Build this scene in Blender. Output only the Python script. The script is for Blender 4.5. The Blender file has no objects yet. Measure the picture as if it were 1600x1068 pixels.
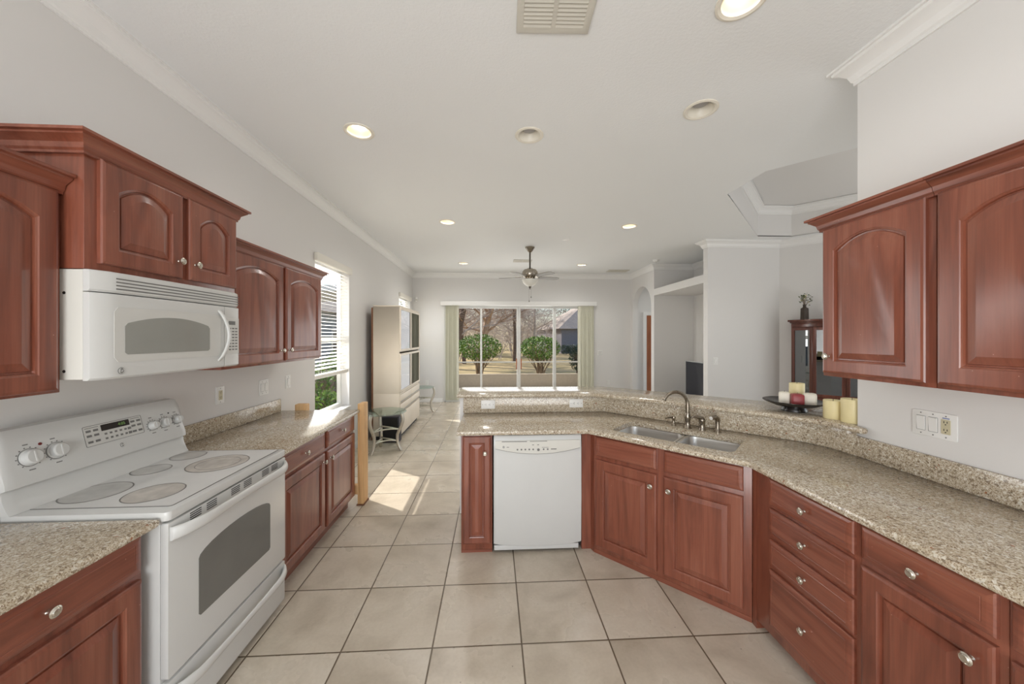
import bpy, bmesh, math, random
from math import sin, cos, pi, radians, sqrt, tan, atan2
from mathutils import Vector, Matrix
from mathutils.geometry import tessellate_polygon

SC = bpy.context.scene
COL = SC.collection
random.seed(7)

# ------------------------------------------------------------------ camera, world, sun, exposure
cam_d = bpy.data.cameras.new('camera'); cam = bpy.data.objects.new('camera', cam_d); COL.objects.link(cam)
cam_d.sensor_width = 36.0; cam_d.lens = 554.0 / 1600 * 36
cam_d.shift_y = -7.5 / 1600
cam_d.clip_start = 0.05; cam_d.clip_end = 500
cam.location = (0, 0, 1.6); cam.rotation_euler = (pi / 2, 0, -0.0535)
SC.camera = cam
SC.view_settings.view_transform = 'Standard'; SC.view_settings.look = 'None'
SC.view_settings.gamma = 1.0; SC.view_settings.exposure = -0.58
SC.view_settings.use_curve_mapping = False

SUN_EL = radians(37.5); SUN_DIR = Vector((0.837 * cos(SUN_EL), -0.547 * cos(SUN_EL), -sin(SUN_EL)))
world = bpy.data.worlds.new('sky'); SC.world = world; world.use_nodes = True
wn = world.node_tree.nodes; wl = world.node_tree.links
sky = wn.new('ShaderNodeTexSky'); sky.sky_type = 'NISHITA'; sky.sun_disc = False
sky.sun_elevation = SUN_EL; sky.sun_rotation = atan2(-SUN_DIR.x, -SUN_DIR.y)
sky.air_density = 1.0; sky.dust_density = 1.5; sky.ozone_density = 1.0
wn['Background'].inputs['Strength'].default_value = 0.30
wl.new(sky.outputs[0], wn['Background'].inputs['Color'])

def lamp(name, typ, loc, energy, direction=(0, 0, -1), color=(1, 1, 1), **kw):
    d = bpy.data.lights.new(name, typ); d.energy = energy; d.color = color
    for k, v in kw.items(): setattr(d, k, v)
    o = bpy.data.objects.new(name, d); COL.objects.link(o); o.location = loc
    o.rotation_euler = Vector(direction).to_track_quat('-Z', 'Y').to_euler()
    return o
lamp('sun', 'SUN', (-8, 10, 12), 8.5, SUN_DIR, (1.0, 0.95, 0.87), angle=radians(0.6))
# added area lamps: daylight at the dining, slider and left windows, plus plain fill
lamp('rear_fill', 'AREA', (-0.7, -2.45, 1.25), 205, (0.16, 1, 0.62), (0.99, 0.995, 1.0), shape='RECTANGLE', size=2.6, size_y=2.2)  # fill added from behind the camera, with no window known there
lamp('dining_window_daylight', 'AREA', (5.95, 1.75, 1.2), 70, (-0.7, 0.7, 0.7), (0.99, 0.995, 1.0), shape='RECTANGLE', size=2.2, size_y=2.0)
lamp('slider_daylight', 'AREA', (0.6, 9.3, 1.25), 75, (0, -1, 0.15), (0.99, 0.995, 1.0), shape='RECTANGLE', size=3.6, size_y=2.3)
lamp('window_daylight', 'AREA', (-2.25, 4.53, 1.6), 50, (1, -0.35, 0.1), (0.99, 0.995, 1.0), shape='RECTANGLE', size=0.9, size_y=1.7)
lamp('family_window_daylight', 'AREA', (-2.25, 8.09, 1.9), 25, (1, -0.2, 0.2), (0.99, 0.995, 1.0), shape='RECTANGLE', size=0.9, size_y=1.2)
lamp('hall_fill', 'AREA', (5.2, 8.2, 3.1), 25, (0, 0, -1), (1, 0.99, 0.97), shape='DISK', size=0.5)  # unseen ceiling disc added to brighten the dark hall

# ------------------------------------------------------------------ materials
def lin(c):
    r = []
    for v in c:
        v /= 255.0
        r.append(v / 12.92 if v <= 0.04045 else ((v + 0.055) / 1.055) ** 2.4)
    return tuple(r) + (1.0,)

class NT:
    def __init__(s, name):
        s.m = bpy.data.materials.new(name); s.m.use_nodes = True
        s.n = s.m.node_tree.nodes; s.l = s.m.node_tree.links
        s.b = s.n['Principled BSDF']; s.out = s.n['Material Output']
    def new(s, t, **kw):
        n = s.n.new(t)
        for k, v in kw.items(): setattr(n, k, v)
        return n
    def link(s, a, b): s.l.new(a, b)
    def math(s, op, a, b=None, c=None):
        n = s.new('ShaderNodeMath', operation=op)
        for i, v in enumerate((a, b, c)):
            if v is None: continue
            if isinstance(v, (int, float)): n.inputs[i].default_value = v
            else: s.link(v, n.inputs[i])
        return n.outputs[0]
    def ramp(s, fac, stops, interp='LINEAR'):
        n = s.new('ShaderNodeValToRGB'); n.color_ramp.interpolation = interp
        e = n.color_ramp.elements
        while len(e) < len(stops): e.new(0.5)
        for i, (p, c) in enumerate(stops):
            e[i].position = p; e[i].color = c if len(c) == 4 else tuple(c) + (1,)
        s.link(fac, n.inputs[0]); return n.outputs[0]
    def noise(s, vec, scale, detail=3, rough=0.5, dist=0.0):
        n = s.new('ShaderNodeTexNoise'); n.inputs['Scale'].default_value = scale
        n.inputs['Detail'].default_value = detail; n.inputs['Roughness'].default_value = rough
        n.inputs['Distortion'].default_value = dist
        s.link(vec, n.inputs['Vector']); return n.outputs[0]
    def coord(s, scale=(1, 1, 1), rnd=True):
        tc = s.new('ShaderNodeTexCoord'); v = tc.outputs['Object']
        if rnd:
            oi = s.new('ShaderNodeObjectInfo'); a = s.new('ShaderNodeVectorMath', operation='ADD')
            k = s.math('MULTIPLY', oi.outputs['Random'], 9.0)
            s.link(v, a.inputs[0]); s.link(k, a.inputs[1]); v = a.outputs[0]
        mp = s.new('ShaderNodeMapping'); mp.inputs['Scale'].default_value = scale
        s.link(v, mp.inputs[0]); return mp.outputs[0]
    def mix(s, fac, a, b, blend='MIX'):
        n = s.new('ShaderNodeMix', data_type='RGBA', blend_type=blend)
        for sock, v in ((n.inputs[0], fac), (n.inputs[6], a), (n.inputs[7], b)):
            if isinstance(v, (int, float)): sock.default_value = v
            elif isinstance(v, tuple): sock.default_value = v
            else: s.link(v, sock)
        return n.outputs[2]
    def bump(s, h, strength=0.2, dist=0.01):
        n = s.new('ShaderNodeBump'); n.inputs['Strength'].default_value = strength
        n.inputs['Distance'].default_value = dist
        s.link(h, n.inputs['Height']); s.link(n.outputs[0], s.b.inputs['Normal'])
    def set(s, **kw):
        for k, v in kw.items():
            k = k.replace('_', ' ')
            if isinstance(v, (int, float, tuple)): s.b.inputs[k].default_value = v
            else: s.link(v, s.b.inputs[k])
        return s.m

def plain(name, rgb, rough=0.5, metal=0.0, coat=0.0, var=0.04, scale=6.0, emis=None, estr=0.0):
    t = NT(name); v = t.coord(); c = lin(rgb)
    n = t.noise(v, scale, 4)
    lo = tuple(x * (1 - var) for x in c[:3]) + (1,); hi = tuple(min(1, x * (1 + var)) for x in c[:3]) + (1,)
    t.set(Base_Color=t.ramp(n, [(0.3, lo), (0.7, hi)]), Roughness=rough, Metallic=metal, Coat_Weight=coat)
    if emis: t.set(Emission_Color=lin(emis), Emission_Strength=estr)
    return t.m

def wood(name, axis, dark, mid, light, rough=0.3, coat=0.35):
    t = NT(name)
    sc = {'z': (9, 9, 0.8), 'x': (0.8, 9, 9), 'y': (9, 0.8, 9)}[axis]
    sf = {'z': (120, 120, 3.0), 'x': (3.0, 120, 120), 'y': (120, 3.0, 120)}[axis]
    n1 = t.noise(t.coord(sc), 1.0, 5, 0.55, 1.6)
    n2 = t.noise(t.coord(sf), 1.0, 3, 0.6)
    c = t.ramp(n1, [(0.25, lin(dark)), (0.5, lin(mid)), (0.78, lin(light))])
    k = t.ramp(n2, [(0.3, (0.72, 0.72, 0.72, 1)), (0.65, (1.06, 1.06, 1.06, 1))])
    c = t.mix(0.55, c, k, 'MULTIPLY')
    # scattered pale chips and scuffs
    vo = t.new('ShaderNodeTexVoronoi'); vo.inputs['Scale'].default_value = 17.0
    t.link(t.coord((1, 1, 1)), vo.inputs['Vector'])
    chip = t.math('LESS_THAN', vo.outputs['Distance'], 0.028)
    c = t.mix(t.math('MULTIPLY', chip, 0.55), c, lin((214, 170, 150)))
    t.set(Base_Color=c, Roughness=rough, Coat_Weight=coat, Coat_Roughness=0.18)
    t.bump(n2, 0.05, 0.002)
    return t.m

def granite(name):
    t = NT(name); v = t.coord((1, 1, 1), rnd=False)
    def vor(scale, stretch=(1, 1, 1)):
        n = t.new('ShaderNodeTexVoronoi'); n.inputs['Scale'].default_value = scale
        mp = t.new('ShaderNodeMapping'); mp.inputs['Scale'].default_value = stretch
        t.link(v, mp.inputs[0]); t.link(mp.outputs[0], n.inputs['Vector'])
        s = t.new('ShaderNodeSeparateColor'); t.link(n.outputs['Color'], s.inputs[0]); return s.outputs
    a = vor(310); b = vor(115); d = vor(46)
    base = t.ramp(a[0], [(0.0, lin((134, 114, 92))), (0.10, lin((166, 149, 126))), (0.28, lin((190, 176, 153))), (0.55, lin((202, 190, 169))), (0.85, lin((220, 212, 196)))], 'CONSTANT')
    big = t.math('GREATER_THAN', b[1], 0.915)
    c = t.mix(t.math('MULTIPLY', big, 0.65), base, lin((118, 100, 80)))
    pale = t.math('LESS_THAN', b[1], 0.10)
    c = t.mix(t.math('MULTIPLY', pale, 0.7), c, lin((232, 228, 216)))
    rust = t.math('GREATER_THAN', t.math('MULTIPLY', d[2], b[0]), 0.93)
    c = t.mix(t.math('MULTIPLY', rust, 0.85), c, lin((158, 96, 62)))
    lo = t.noise(v, 3.0, 3)
    c = t.mix(0.35, c, t.ramp(lo, [(0.35, (0.86, 0.83, 0.78, 1)), (0.7, (1, 1, 1, 1))]), 'MULTIPLY')
    t.set(Base_Color=c, Roughness=0.14, Specular_IOR_Level=0.5)
    return t.m

def tile_floor(name):
    t = NT(name); tc = t.new('ShaderNodeTexCoord'); se = t.new('ShaderNodeSeparateXYZ')
    t.link(tc.outputs['Object'], se.inputs[0])
    S = 0.462
    fx = t.math('ADD', t.math('DIVIDE', se.outputs[0], S), 101.676); fy = t.math('ADD', t.math('DIVIDE', se.outputs[1], S), 100 - 3.995 + 4)
    def edge(f):
        fr = t.math('FRACT', f); return t.math('MINIMUM', fr, t.math('SUBTRACT', 1.0, fr))
    e = t.math('MINIMUM', edge(fx), edge(fy))
    grout = t.ramp(e, [(0.0065, (1, 1, 1, 1)), (0.0095, (0, 0, 0, 1))])
    cb = t.new('ShaderNodeCombineXYZ'); t.link(t.math('FLOOR', fx), cb.inputs[0]); t.link(t.math('FLOOR', fy), cb.inputs[1])
    w = t.new('ShaderNodeTexWhiteNoise'); w.noise_dimensions = '2D'; t.link(cb.outputs[0], w.inputs['Vector'])
    off = t.new('ShaderNodeVectorMath', operation='MULTIPLY_ADD'); t.link(w.outputs['Color'], off.inputs[0])
    off.inputs[1].default_value = (7, 7, 7); t.link(tc.outputs['Object'], off.inputs[2])
    n = t.noise(off.outputs[0], 2.6, 5, 0.55, 0.4)
    c = t.ramp(n, [(0.25, lin((168, 156, 138))), (0.5, lin((200, 189, 172))), (0.75, lin((214, 205, 191)))])
    n3 = t.noise(off.outputs[0], 60, 3, 0.6)
    c = t.mix(0.25, c, t.ramp(n3, [(0.35, (0.8, 0.78, 0.74, 1)), (0.6, (1, 1, 1, 1))]), 'MULTIPLY')
    c = t.mix(t.math('MULTIPLY', t.math('SUBTRACT', w.outputs['Value'], 0.5), 0.14), c, lin((140, 128, 112)))
    vo = t.new('ShaderNodeTexVoronoi'); vo.inputs['Scale'].default_value = 9.0; t.link(tc.outputs['Object'], vo.inputs['Vector'])
    sp = t.math('LESS_THAN', vo.outputs['Distance'], 0.035)
    c = t.mix(t.math('MULTIPLY', sp, 0.5), c, lin((96, 84, 70)))
    c = t.mix(grout, c, lin((92, 78, 60)))
    t.set(Base_Color=c, Roughness=t.ramp(n, [(0.3, (0.34,) * 3), (0.7, (0.24,) * 3)]))
    t.bump(t.math('MULTIPLY', grout, -1.0), 0.5, 0.003)
    return t.m

def paint(name, rgb, bumpscale=220, bs=0.05, rough=0.7):
    t = NT(name); v = t.coord((1, 1, 1), rnd=False)
    n = t.noise(v, bumpscale, 2); c = lin(rgb)
    m = t.noise(v, 0.8, 2)
    t.set(Base_Color=t.ramp(m, [(0.3, tuple(x * 0.985 for x in c[:3]) + (1,)), (0.7, c)]), Roughness=rough)
    t.bump(n, bs, 0.004)
    return t.m

def glass(name, tint=(255, 255, 255), gloss=0.09, rough=0.0, face=0.5):
    t = NT(name)
    tr = t.new('ShaderNodeBsdfTransparent'); tr.inputs[0].default_value = lin(tint)
    gl = t.new('ShaderNodeBsdfGlossy'); gl.inputs['Roughness'].default_value = rough
    lw = t.new('ShaderNodeLayerWeight'); lw.inputs[0].default_value = 0.15
    f = t.math('MULTIPLY_ADD', lw.outputs['Facing'], face, gloss)
    mx = t.new('ShaderNodeMixShader'); t.link(f, mx.inputs[0]); t.link(tr.outputs[0], mx.inputs[1]); t.link(gl.outputs[0], mx.inputs[2])
    t.link(mx.outputs[0], t.out.inputs['Surface'])
    return t.m

def metal(name, rgb, rough=0.28, brushed=None):
    t = NT(name)
    if brushed:
        n = t.noise(t.coord(brushed), 1.0, 3)
        t.set(Roughness=t.ramp(n, [(0.3, (rough * 0.8,) * 3), (0.7, (rough * 1.3,) * 3)]))
        c = t.ramp(n, [(0.3, tuple(x * 0.88 for x in lin(rgb)[:3]) + (1,)), (0.7, lin(rgb))])
        t.set(Base_Color=c, Metallic=1.0)
    else:
        n = t.noise(t.coord((1, 1, 1)), 20, 2)
        t.set(Base_Color=lin(rgb), Metallic=1.0, Roughness=t.ramp(n, [(0.3, (rough * 0.85,) * 3), (0.7, (rough * 1.15,) * 3)]))
    return t.m

def leafy(name, a, b, rough=0.5):
    t = NT(name)
    oi = t.new('ShaderNodeNewGeometry')
    t.set(Base_Color=t.ramp(oi.outputs['Random Per Island'], [(0.0, lin(a)), (1.0, lin(b))]), Roughness=rough)
    return t.m

CH_D, CH_M, CH_L = (102, 54, 40), (134, 75, 56), (154, 95, 74)
M = dict(
    cherry=wood('cherry_wood', 'z', CH_D, CH_M, CH_L), cherry_h=wood('cherry_wood_crosswise', 'x', CH_D, CH_M, CH_L),
    granite=granite('speckled_granite'), tile=tile_floor('ceramic_floor_tile'),
    wall=paint('wall_paint', (228, 226, 223)), ceil=paint('ceiling_texture', (238, 239, 238), 70, 0.35),
    trim=paint('white_trim_paint', (240, 239, 236), 90, 0.01, 0.45),
    enamel=plain('white_enamel', (208, 208, 205), 0.22, var=0.01), enamel_d=plain('off_white_plastic', (214, 212, 204), 0.4, var=0.02),
    cook=plain('white_ceramic_glass', (222, 222, 220), 0.07, var=0.03, scale=9), ring=plain('grey_print', (118, 116, 112), 0.4),
    burner=plain('burner_zone_grey', (196, 195, 191), 0.12, var=0.1, scale=14), burner_used=plain('burner_zone_stained', (198, 192, 184), 0.16, var=0.14, scale=18),
    dark=plain('dark_gap', (26, 24, 23), 0.6), black=plain('black_plastic', (22, 22, 24), 0.3), oven=plain('oven_glass', (112, 112, 108), 0.05, var=0.1, scale=3),
    mwglass=plain('microwave_screen', (148, 148, 142), 0.12, var=0.03), mwpad=plain('pale_grey_panel', (206, 205, 200), 0.3, var=0.01),
    mark=plain('grey_lettering', (112, 111, 108), 0.5), display=plain('dark_display', (34, 26, 22), 0.15), digit=plain('green_digits', (96, 128, 70), 0.4, emis=(120, 160, 80), estr=0.25),
    red=plain('red_indicator', (110, 30, 24), 0.3), almond=plain('almond_plastic', (204, 196, 164), 0.35, var=0.01), plate=plain('white_plastic_plate', (236, 235, 231), 0.35, var=0.01),
    nickel=metal('satin_nickel', (208, 203, 192), 0.24), bronze=metal('brushed_nickel_faucet', (150, 141, 128), 0.27), steel=metal('brushed_stainless', (214, 212, 208), 0.36, (4, 90, 90)),
    silver=metal('silver_painted_metal', (196, 190, 178), 0.32), chrome=metal('fan_pewter', (170, 162, 150), 0.25), rod=metal('dark_pewter', (98, 92, 84), 0.35),
    pane=glass('window_pane', gloss=0.0, face=0.12), tablegl=glass('table_glass', (222, 236, 230), 0.16), cabgl=glass('cabinet_glass', (150, 158, 160), 0.22), smoke=glass('smoked_glass', (70, 74, 78), 0.16),
    cream=plain('cream_laminate', (224, 212, 194), 0.45, var=0.03, scale=3), greyinlay=plain('grey_drawer_band', (150, 146, 138), 0.45),
    pine=wood('raw_pine_board', 'z', (196, 148, 94), (222, 178, 124), (236, 200, 150), 0.6, 0.0), edgewood=wood('brown_back_panel', 'z', (104, 66, 42), (124, 82, 54), (140, 96, 66), 0.6, 0.0),
    navy=plain('charcoal_vinyl', (52, 50, 58), 0.6), blind=plain('white_blind_slat', (238, 234, 224), 0.4, var=0.01), vane=plain('sage_vertical_vane', (206, 204, 186), 0.6, var=0.03),
    alu=plain('white_door_frame', (226, 226, 222), 0.35, var=0.01), orange=wood('oak_pull', 'z', (150, 84, 40), (176, 104, 54), (190, 120, 70), 0.4, 0.2),
    browndoor=wood('brown_stained_door', 'z', (140, 80, 48), (164, 98, 60), (180, 112, 72), 0.4, 0.2), mahog=wood('mahogany_hutch', 'z', (74, 36, 26), (100, 50, 36), (124, 68, 50), 0.25, 0.5),
    lens=plain('frosted_lamp_lens', (255, 244, 220), 0.5, emis=(255, 236, 200), estr=6.0), lens_off=plain('grey_lamp_lens', (176, 174, 174), 0.4), canwarm=plain('cream_can_trim', (232, 226, 212), 0.35, var=0.01),
    candle=plain('cream_wax', (232, 218, 168), 0.45, var=0.05, scale=12), candle_w=plain('white_wax', (236, 230, 214), 0.45), candle_r=plain('red_wax', (150, 58, 60), 0.4, var=0.08), wick=plain('wick', (60, 50, 40), 0.9),
    bowl=plain('black_dish', (38, 34, 32), 0.22, var=0.3, scale=30), vase=plain('brown_vase', (70, 58, 48), 0.5, var=0.3, scale=40), petal=plain('cream_blossom', (226, 220, 180), 0.6), leaf=leafy('silk_leaf', (60, 78, 40), (100, 112, 60)),
    blade=plain('grey_fan_blade', (140, 136, 128), 0.5), bowlglass=plain('frosted_bowl_glass', (226, 224, 216), 0.3, var=0.01), vent=plain('beige_register', (206, 202, 190), 0.4, var=0.01),
    tv=plain('tv_screen', (44, 46, 54), 0.12), tvedge=plain('silver_tv_frame', (190, 190, 190), 0.35),
    stucco=plain('stucco_low_wall', (192, 180, 164), 0.85, var=0.05, scale=20), slab=plain('concrete_slab', (188, 182, 172), 0.8, var=0.06),
    housewall=plain('grey_house_wall', (136, 134, 142), 0.8, var=0.04), bluewall=plain('blue_grey_siding', (150, 160, 172), 0.8, var=0.05), roof=plain('shingle_roof', (168, 156, 146), 0.9, var=0.15, scale=8), palewall=plain('pale_house_wall', (208, 198, 184), 0.85),
    bark=plain('tree_bark', (122, 104, 90), 0.9, var=0.3, scale=10), bark_l=plain('pale_bark', (186, 160, 140), 0.9, var=0.25, scale=10), twig=plain('grey_twigs', (196, 182, 170), 0.9, var=0.2),
    bush=leafy('shrub_leaf', (50, 92, 34), (128, 164, 62)), bush_d=leafy('hedge_leaf', (36, 56, 36), (70, 92, 60)), pineleaf=leafy('evergreen_leaf', (58, 74, 60), (96, 112, 92)), stem=plain('shrub_stem', (132, 116, 100), 0.9),
)
def lawn_mat():
    t = NT('dry_lawn'); v = t.coord((1, 1, 1), rnd=False)
    n = t.noise(v, 0.16, 4, 0.6, 0.8); n2 = t.noise(v, 14, 3)
    c = t.ramp(n, [(0.35, lin((140, 128, 90))), (0.5, lin((196, 174, 132))), (0.65, lin((168, 156, 108)))])  # dry grass tones, with sunlit and shaded stripes put into the colour
    c = t.mix(0.4, c, t.ramp(n2, [(0.3, (0.7, 0.7, 0.6, 1)), (0.7, (1.1, 1.1, 1.0, 1))]), 'MULTIPLY')
    return t.set(Base_Color=c, Roughness=0.95)
M['lawn'] = lawn_mat()

# ------------------------------------------------------------------ mesh helpers
class MB:
    def __init__(s): s.v = []; s.f = []
    def add(s, vs, fs):
        o = len(s.v); s.v += [tuple(v) for v in vs]; s.f += [tuple(i + o for i in f) for f in fs]; return s
    def box(s, x0, x1, y0, y1, z0, z1):
        return s.add([(x0, y0, z0), (x1, y0, z0), (x1, y1, z0), (x0, y1, z0), (x0, y0, z1), (x1, y0, z1), (x1, y1, z1), (x0, y1, z1)],
                     [(0, 3, 2, 1), (4, 5, 6, 7), (0, 1, 5, 4), (1, 2, 6, 5), (2, 3, 7, 6), (3, 0, 4, 7)])
    def loops(s, loops, cap0=True, cap1=True, closed=True):
        n = len(loops[0]); vs = [p for l in loops for p in l]; fs = []
        for k in range(len(loops) - 1):
            for i in range(n if closed else n - 1):
                j = (i + 1) % n; fs.append((k * n + i, k * n + j, (k + 1) * n + j, (k + 1) * n + i))
        if cap0: fs.append(tuple(reversed(range(n))))
        if cap1: fs.append(tuple(range((len(loops) - 1) * n, len(loops) * n)))
        return s.add(vs, fs)
    def tube(s, pts, r, n=8, cap=True):
        pts = [Vector(p) for p in pts]; rs = r if isinstance(r, (list, tuple)) else [r] * len(pts)
        L = []; up = None
        for i, p in enumerate(pts):
            t = (pts[min(i + 1, len(pts) - 1)] - pts[max(i - 1, 0)]).normalized()
            if up is None:
                a = Vector((0, 0, 1)) if abs(t.z) < 0.9 else Vector((1, 0, 0))
                up = (a - t * a.dot(t)).normalized()
            else:
                up = (up - t * up.dot(t))
                up = up.normalized() if up.length > 1e-6 else t.orthogonal().normalized()
            sd = t.cross(up)
            L.append([p + (up * cos(2 * pi * k / n) + sd * sin(2 * pi * k / n)) * rs[i] for k in range(n)])
        return s.loops(L, cap, cap)
    def lathe(s, prof, n=24, c=(0, 0, 0), axis='z'):
        L = []
        for r, h in prof:
            ring = []
            for k in range(n):
                a = 2 * pi * k / n; x, y = max(r, 1e-5) * cos(a), max(r, 1e-5) * sin(a)
                if axis == 'z': q = (x, y, h)
                elif axis == '-y': q = (x, -h, y)
                elif axis == 'x': q = (h, x, y)
                else: q = (x, h, -y)
                ring.append((q[0] + c[0], q[1] + c[1], q[2] + c[2]))
            L.append(ring)
        return s.loops(L)
    def plate(s, outer, holes, f, t0, t1):
        """flat polygon with holes, extruded between t0 and t1; f(a,b,t) -> xyz"""
        loops = [outer] + list(holes); flat = [p for l in loops for p in l]
        tri = tessellate_polygon([[Vector((p[0], p[1], 0)) for p in l] for l in loops])
        n = len(flat)
        vs = [f(a, b, t0) for a, b in flat] + [f(a, b, t1) for a, b in flat]
        fs = [tuple(t) for t in tri] + [tuple(reversed([i + n for i in t])) for t in tri]
        o = 0
        for l in loops:
            m = len(l)
            for i in range(m):
                j = (i + 1) % m; fs.append((o + i, o + j, n + o + j, n + o + i))
            o += m
        return s.add(vs, fs)
    def sweep(s, path, prof, side=1, closed=False, cap=True):
        """mitred sweep of prof [(out, z)] along an XY polyline; side=+1 puts 'out' to the left of travel"""
        P = [Vector((p[0], p[1])) for p in path]; n = len(P); L = []
        for i in range(n):
            a = P[i] - P[i - 1] if (i > 0 or closed) else P[i + 1] - P[i]
            b = P[(i + 1) % n] - P[i] if (i < n - 1 or closed) else P[i] - P[i - 1]
            a.normalize(); b.normalize()
            na = Vector((-a.y, a.x)) * side; nb = Vector((-b.y, b.x)) * side
            m = na + nb; m = m / max(m.dot(na), 0.2)
            L.append([(P[i].x + m.x * o, P[i].y + m.y * o, z) for o, z in prof])
        if closed:
            L.append(L[0]); cap = False
        return s.loops(L, cap, cap)
    def xform(s, mat):
        s.v = [tuple(mat @ Vector(v)) for v in s.v]; return s
    def build(s, name, mat, parent=None, bevel=0.0, seg=2, angle=35, loc=None):
        me = bpy.data.meshes.new(name)
        bm = bmesh.new()
        bv = [bm.verts.new(v) for v in s.v]
        for f in s.f:
            try: bm.faces.new([bv[i] for i in f])
            except ValueError: pass
        bmesh.ops.remove_doubles(bm, verts=bm.verts, dist=1e-6)
        bmesh.ops.recalc_face_normals(bm, faces=bm.faces)
        if bevel:
            es = [e for e in bm.edges if len(e.link_faces) == 2 and e.calc_face_angle(0) > radians(40)]
            bmesh.ops.bevel(bm, geom=es, offset=bevel, segments=seg, affect='EDGES', profile=0.5, clamp_overlap=True)
        for f in bm.faces: f.smooth = True
        bm.to_mesh(me); bm.free()
        me.set_sharp_from_angle(angle=radians(angle))
        me.materials.append(M[mat] if isinstance(mat, str) else mat)
        o = bpy.data.objects.new(name, me); COL.objects.link(o)
        if parent: o.parent = parent
        if loc: o.location = loc
        return o

def tag(o, label=None, cat=None, group=None, kind=None):
    if label: o['label'] = label
    if cat: o['category'] = cat
    if group: o['group'] = group
    if kind: o['kind'] = kind
    return o
def thing(name, label, cat, loc=(0, 0, 0), rz=0.0, group=None, kind=None):
    o = bpy.data.objects.new(name, None); COL.objects.link(o); o.empty_display_size = 0.1
    o.location = loc; o.rotation_euler = (0, 0, rz)
    return tag(o, label, cat, group, kind)
def copy_tree(o, parent=None):
    c = o.copy(); COL.objects.link(c)
    if parent: c.parent = parent
    for ch in list(o.children): copy_tree(ch, c)
    return c
def text(name, body, size, mat, parent, loc, rot, align='CENTER', ext=0.0004, shear=0.0):
    d = bpy.data.curves.new(name, 'FONT'); d.body = body; d.size = size; d.align_x = align; d.align_y = 'CENTER'; d.extrude = ext
    d.shear = shear
    tmp = bpy.data.objects.new(name + '_curve', d); COL.objects.link(tmp)
    bpy.context.view_layer.update()
    me = bpy.data.meshes.new_from_object(tmp.evaluated_get(bpy.context.evaluated_depsgraph_get()))
    bpy.data.objects.remove(tmp); bpy.data.curves.remove(d)
    me.materials.clear(); me.materials.append(M[mat]); o = bpy.data.objects.new(name, me); COL.objects.link(o); o.parent = parent
    o.location = loc; o.rotation_euler = rot; return o
FRONT = (pi / 2, 0, 0)          # text standing upright, read from local -y
def rrect(x0, x1, y0, y1, r, n=4):
    out = []
    for cx, cy, a0 in ((x1 - r, y1 - r, 0), (x0 + r, y1 - r, 90), (x0 + r, y0 + r, 180), (x1 - r, y0 + r, 270)):
        for k in range(n + 1):
            a = radians(a0 + 90 * k / n); out.append((cx + r * cos(a), cy + r * sin(a)))
    return out
def circle(cx, cy, r, n=24): return [(cx + r * cos(2 * pi * k / n), cy + r * sin(2 * pi * k / n)) for k in range(n)]
XY = lambda a, b, t: (a, b, t)
XZ = lambda a, b, t: (a, t, b)
YZ = lambda a, b, t: (t, a, b)
RL, RR = pi / 2, -pi / 2       # rotation of things facing +X (left wall) and -X (right wall)

# ------------------------------------------------------------------ the setting
H = 3.18
WL, WR, WB = -1.98, 2.11, 8.85      # left wall, right kitchen wall, back wall
S45 = sqrt(0.5)

def struct(o, label, cat): return tag(o, label, cat, kind='structure')

struct(MB().box(-2.2, 7.6, -2.7, 9.0, -0.05, 0).build('floor', 'tile'), 'beige square ceramic tile floor with dark grout', 'floor')

# ceiling with the octagonal tray over the dining room and the recessed light holes
CANS = [(-1.027, 2.782, 1), (0.283, 2.763, 0), (1.441, 2.389, 0), (1.165, 1.60, 1), (-0.625, 4.903, 1), (1.934, 4.949, 1), (-0.633, 7.623, 1), (1.936, 7.654, 1)]
OCT = [(2.593, 3.792), (4.136, 5.335), (4.686, 5.335), (6.23, 3.79), (6.23, 3.24), (4.69, 1.70), (4.14, 1.70), (2.593, 3.242)]
cm = MB().plate([(-2.2, -2.7), (7.6, -2.7), (7.6, 9.0), (-2.2, 9.0)], [OCT] + [circle(x, y, 0.088, 20) for x, y, l in CANS], XY, H, H + 0.012)
ceiling = struct(cm.build('ceiling', 'ceil'), 'white knockdown textured ceiling', 'ceiling')
tray = MB()
tray.loops([[(x, y, H) for x, y in OCT], [(x, y, H + 0.46) for x, y in OCT]], False, True)
tray.build('tray_recess', 'wall', ceiling)

CROWN = [(0, -0.115), (0.012, -0.115), (0.012, -0.098), (0.02, -0.09), (0.03, -0.06), (0.055, -0.034), (0.075, -0.026), (0.078, -0.012), (0.092, -0.012), (0.092, 0), (0, 0)]
def crown(name, path, side, label, z=H, closed=False, parent=None, k=1.0):
    o = MB().sweep(path, [(a * k, z + b * k) for a, b in CROWN], side, closed).build(name, 'trim', parent, angle=25)
    if not parent: struct(o, label, 'crown molding')
    return o
crown('tray_crown', OCT, -1, '', H + 0.455, True, ceiling)

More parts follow.
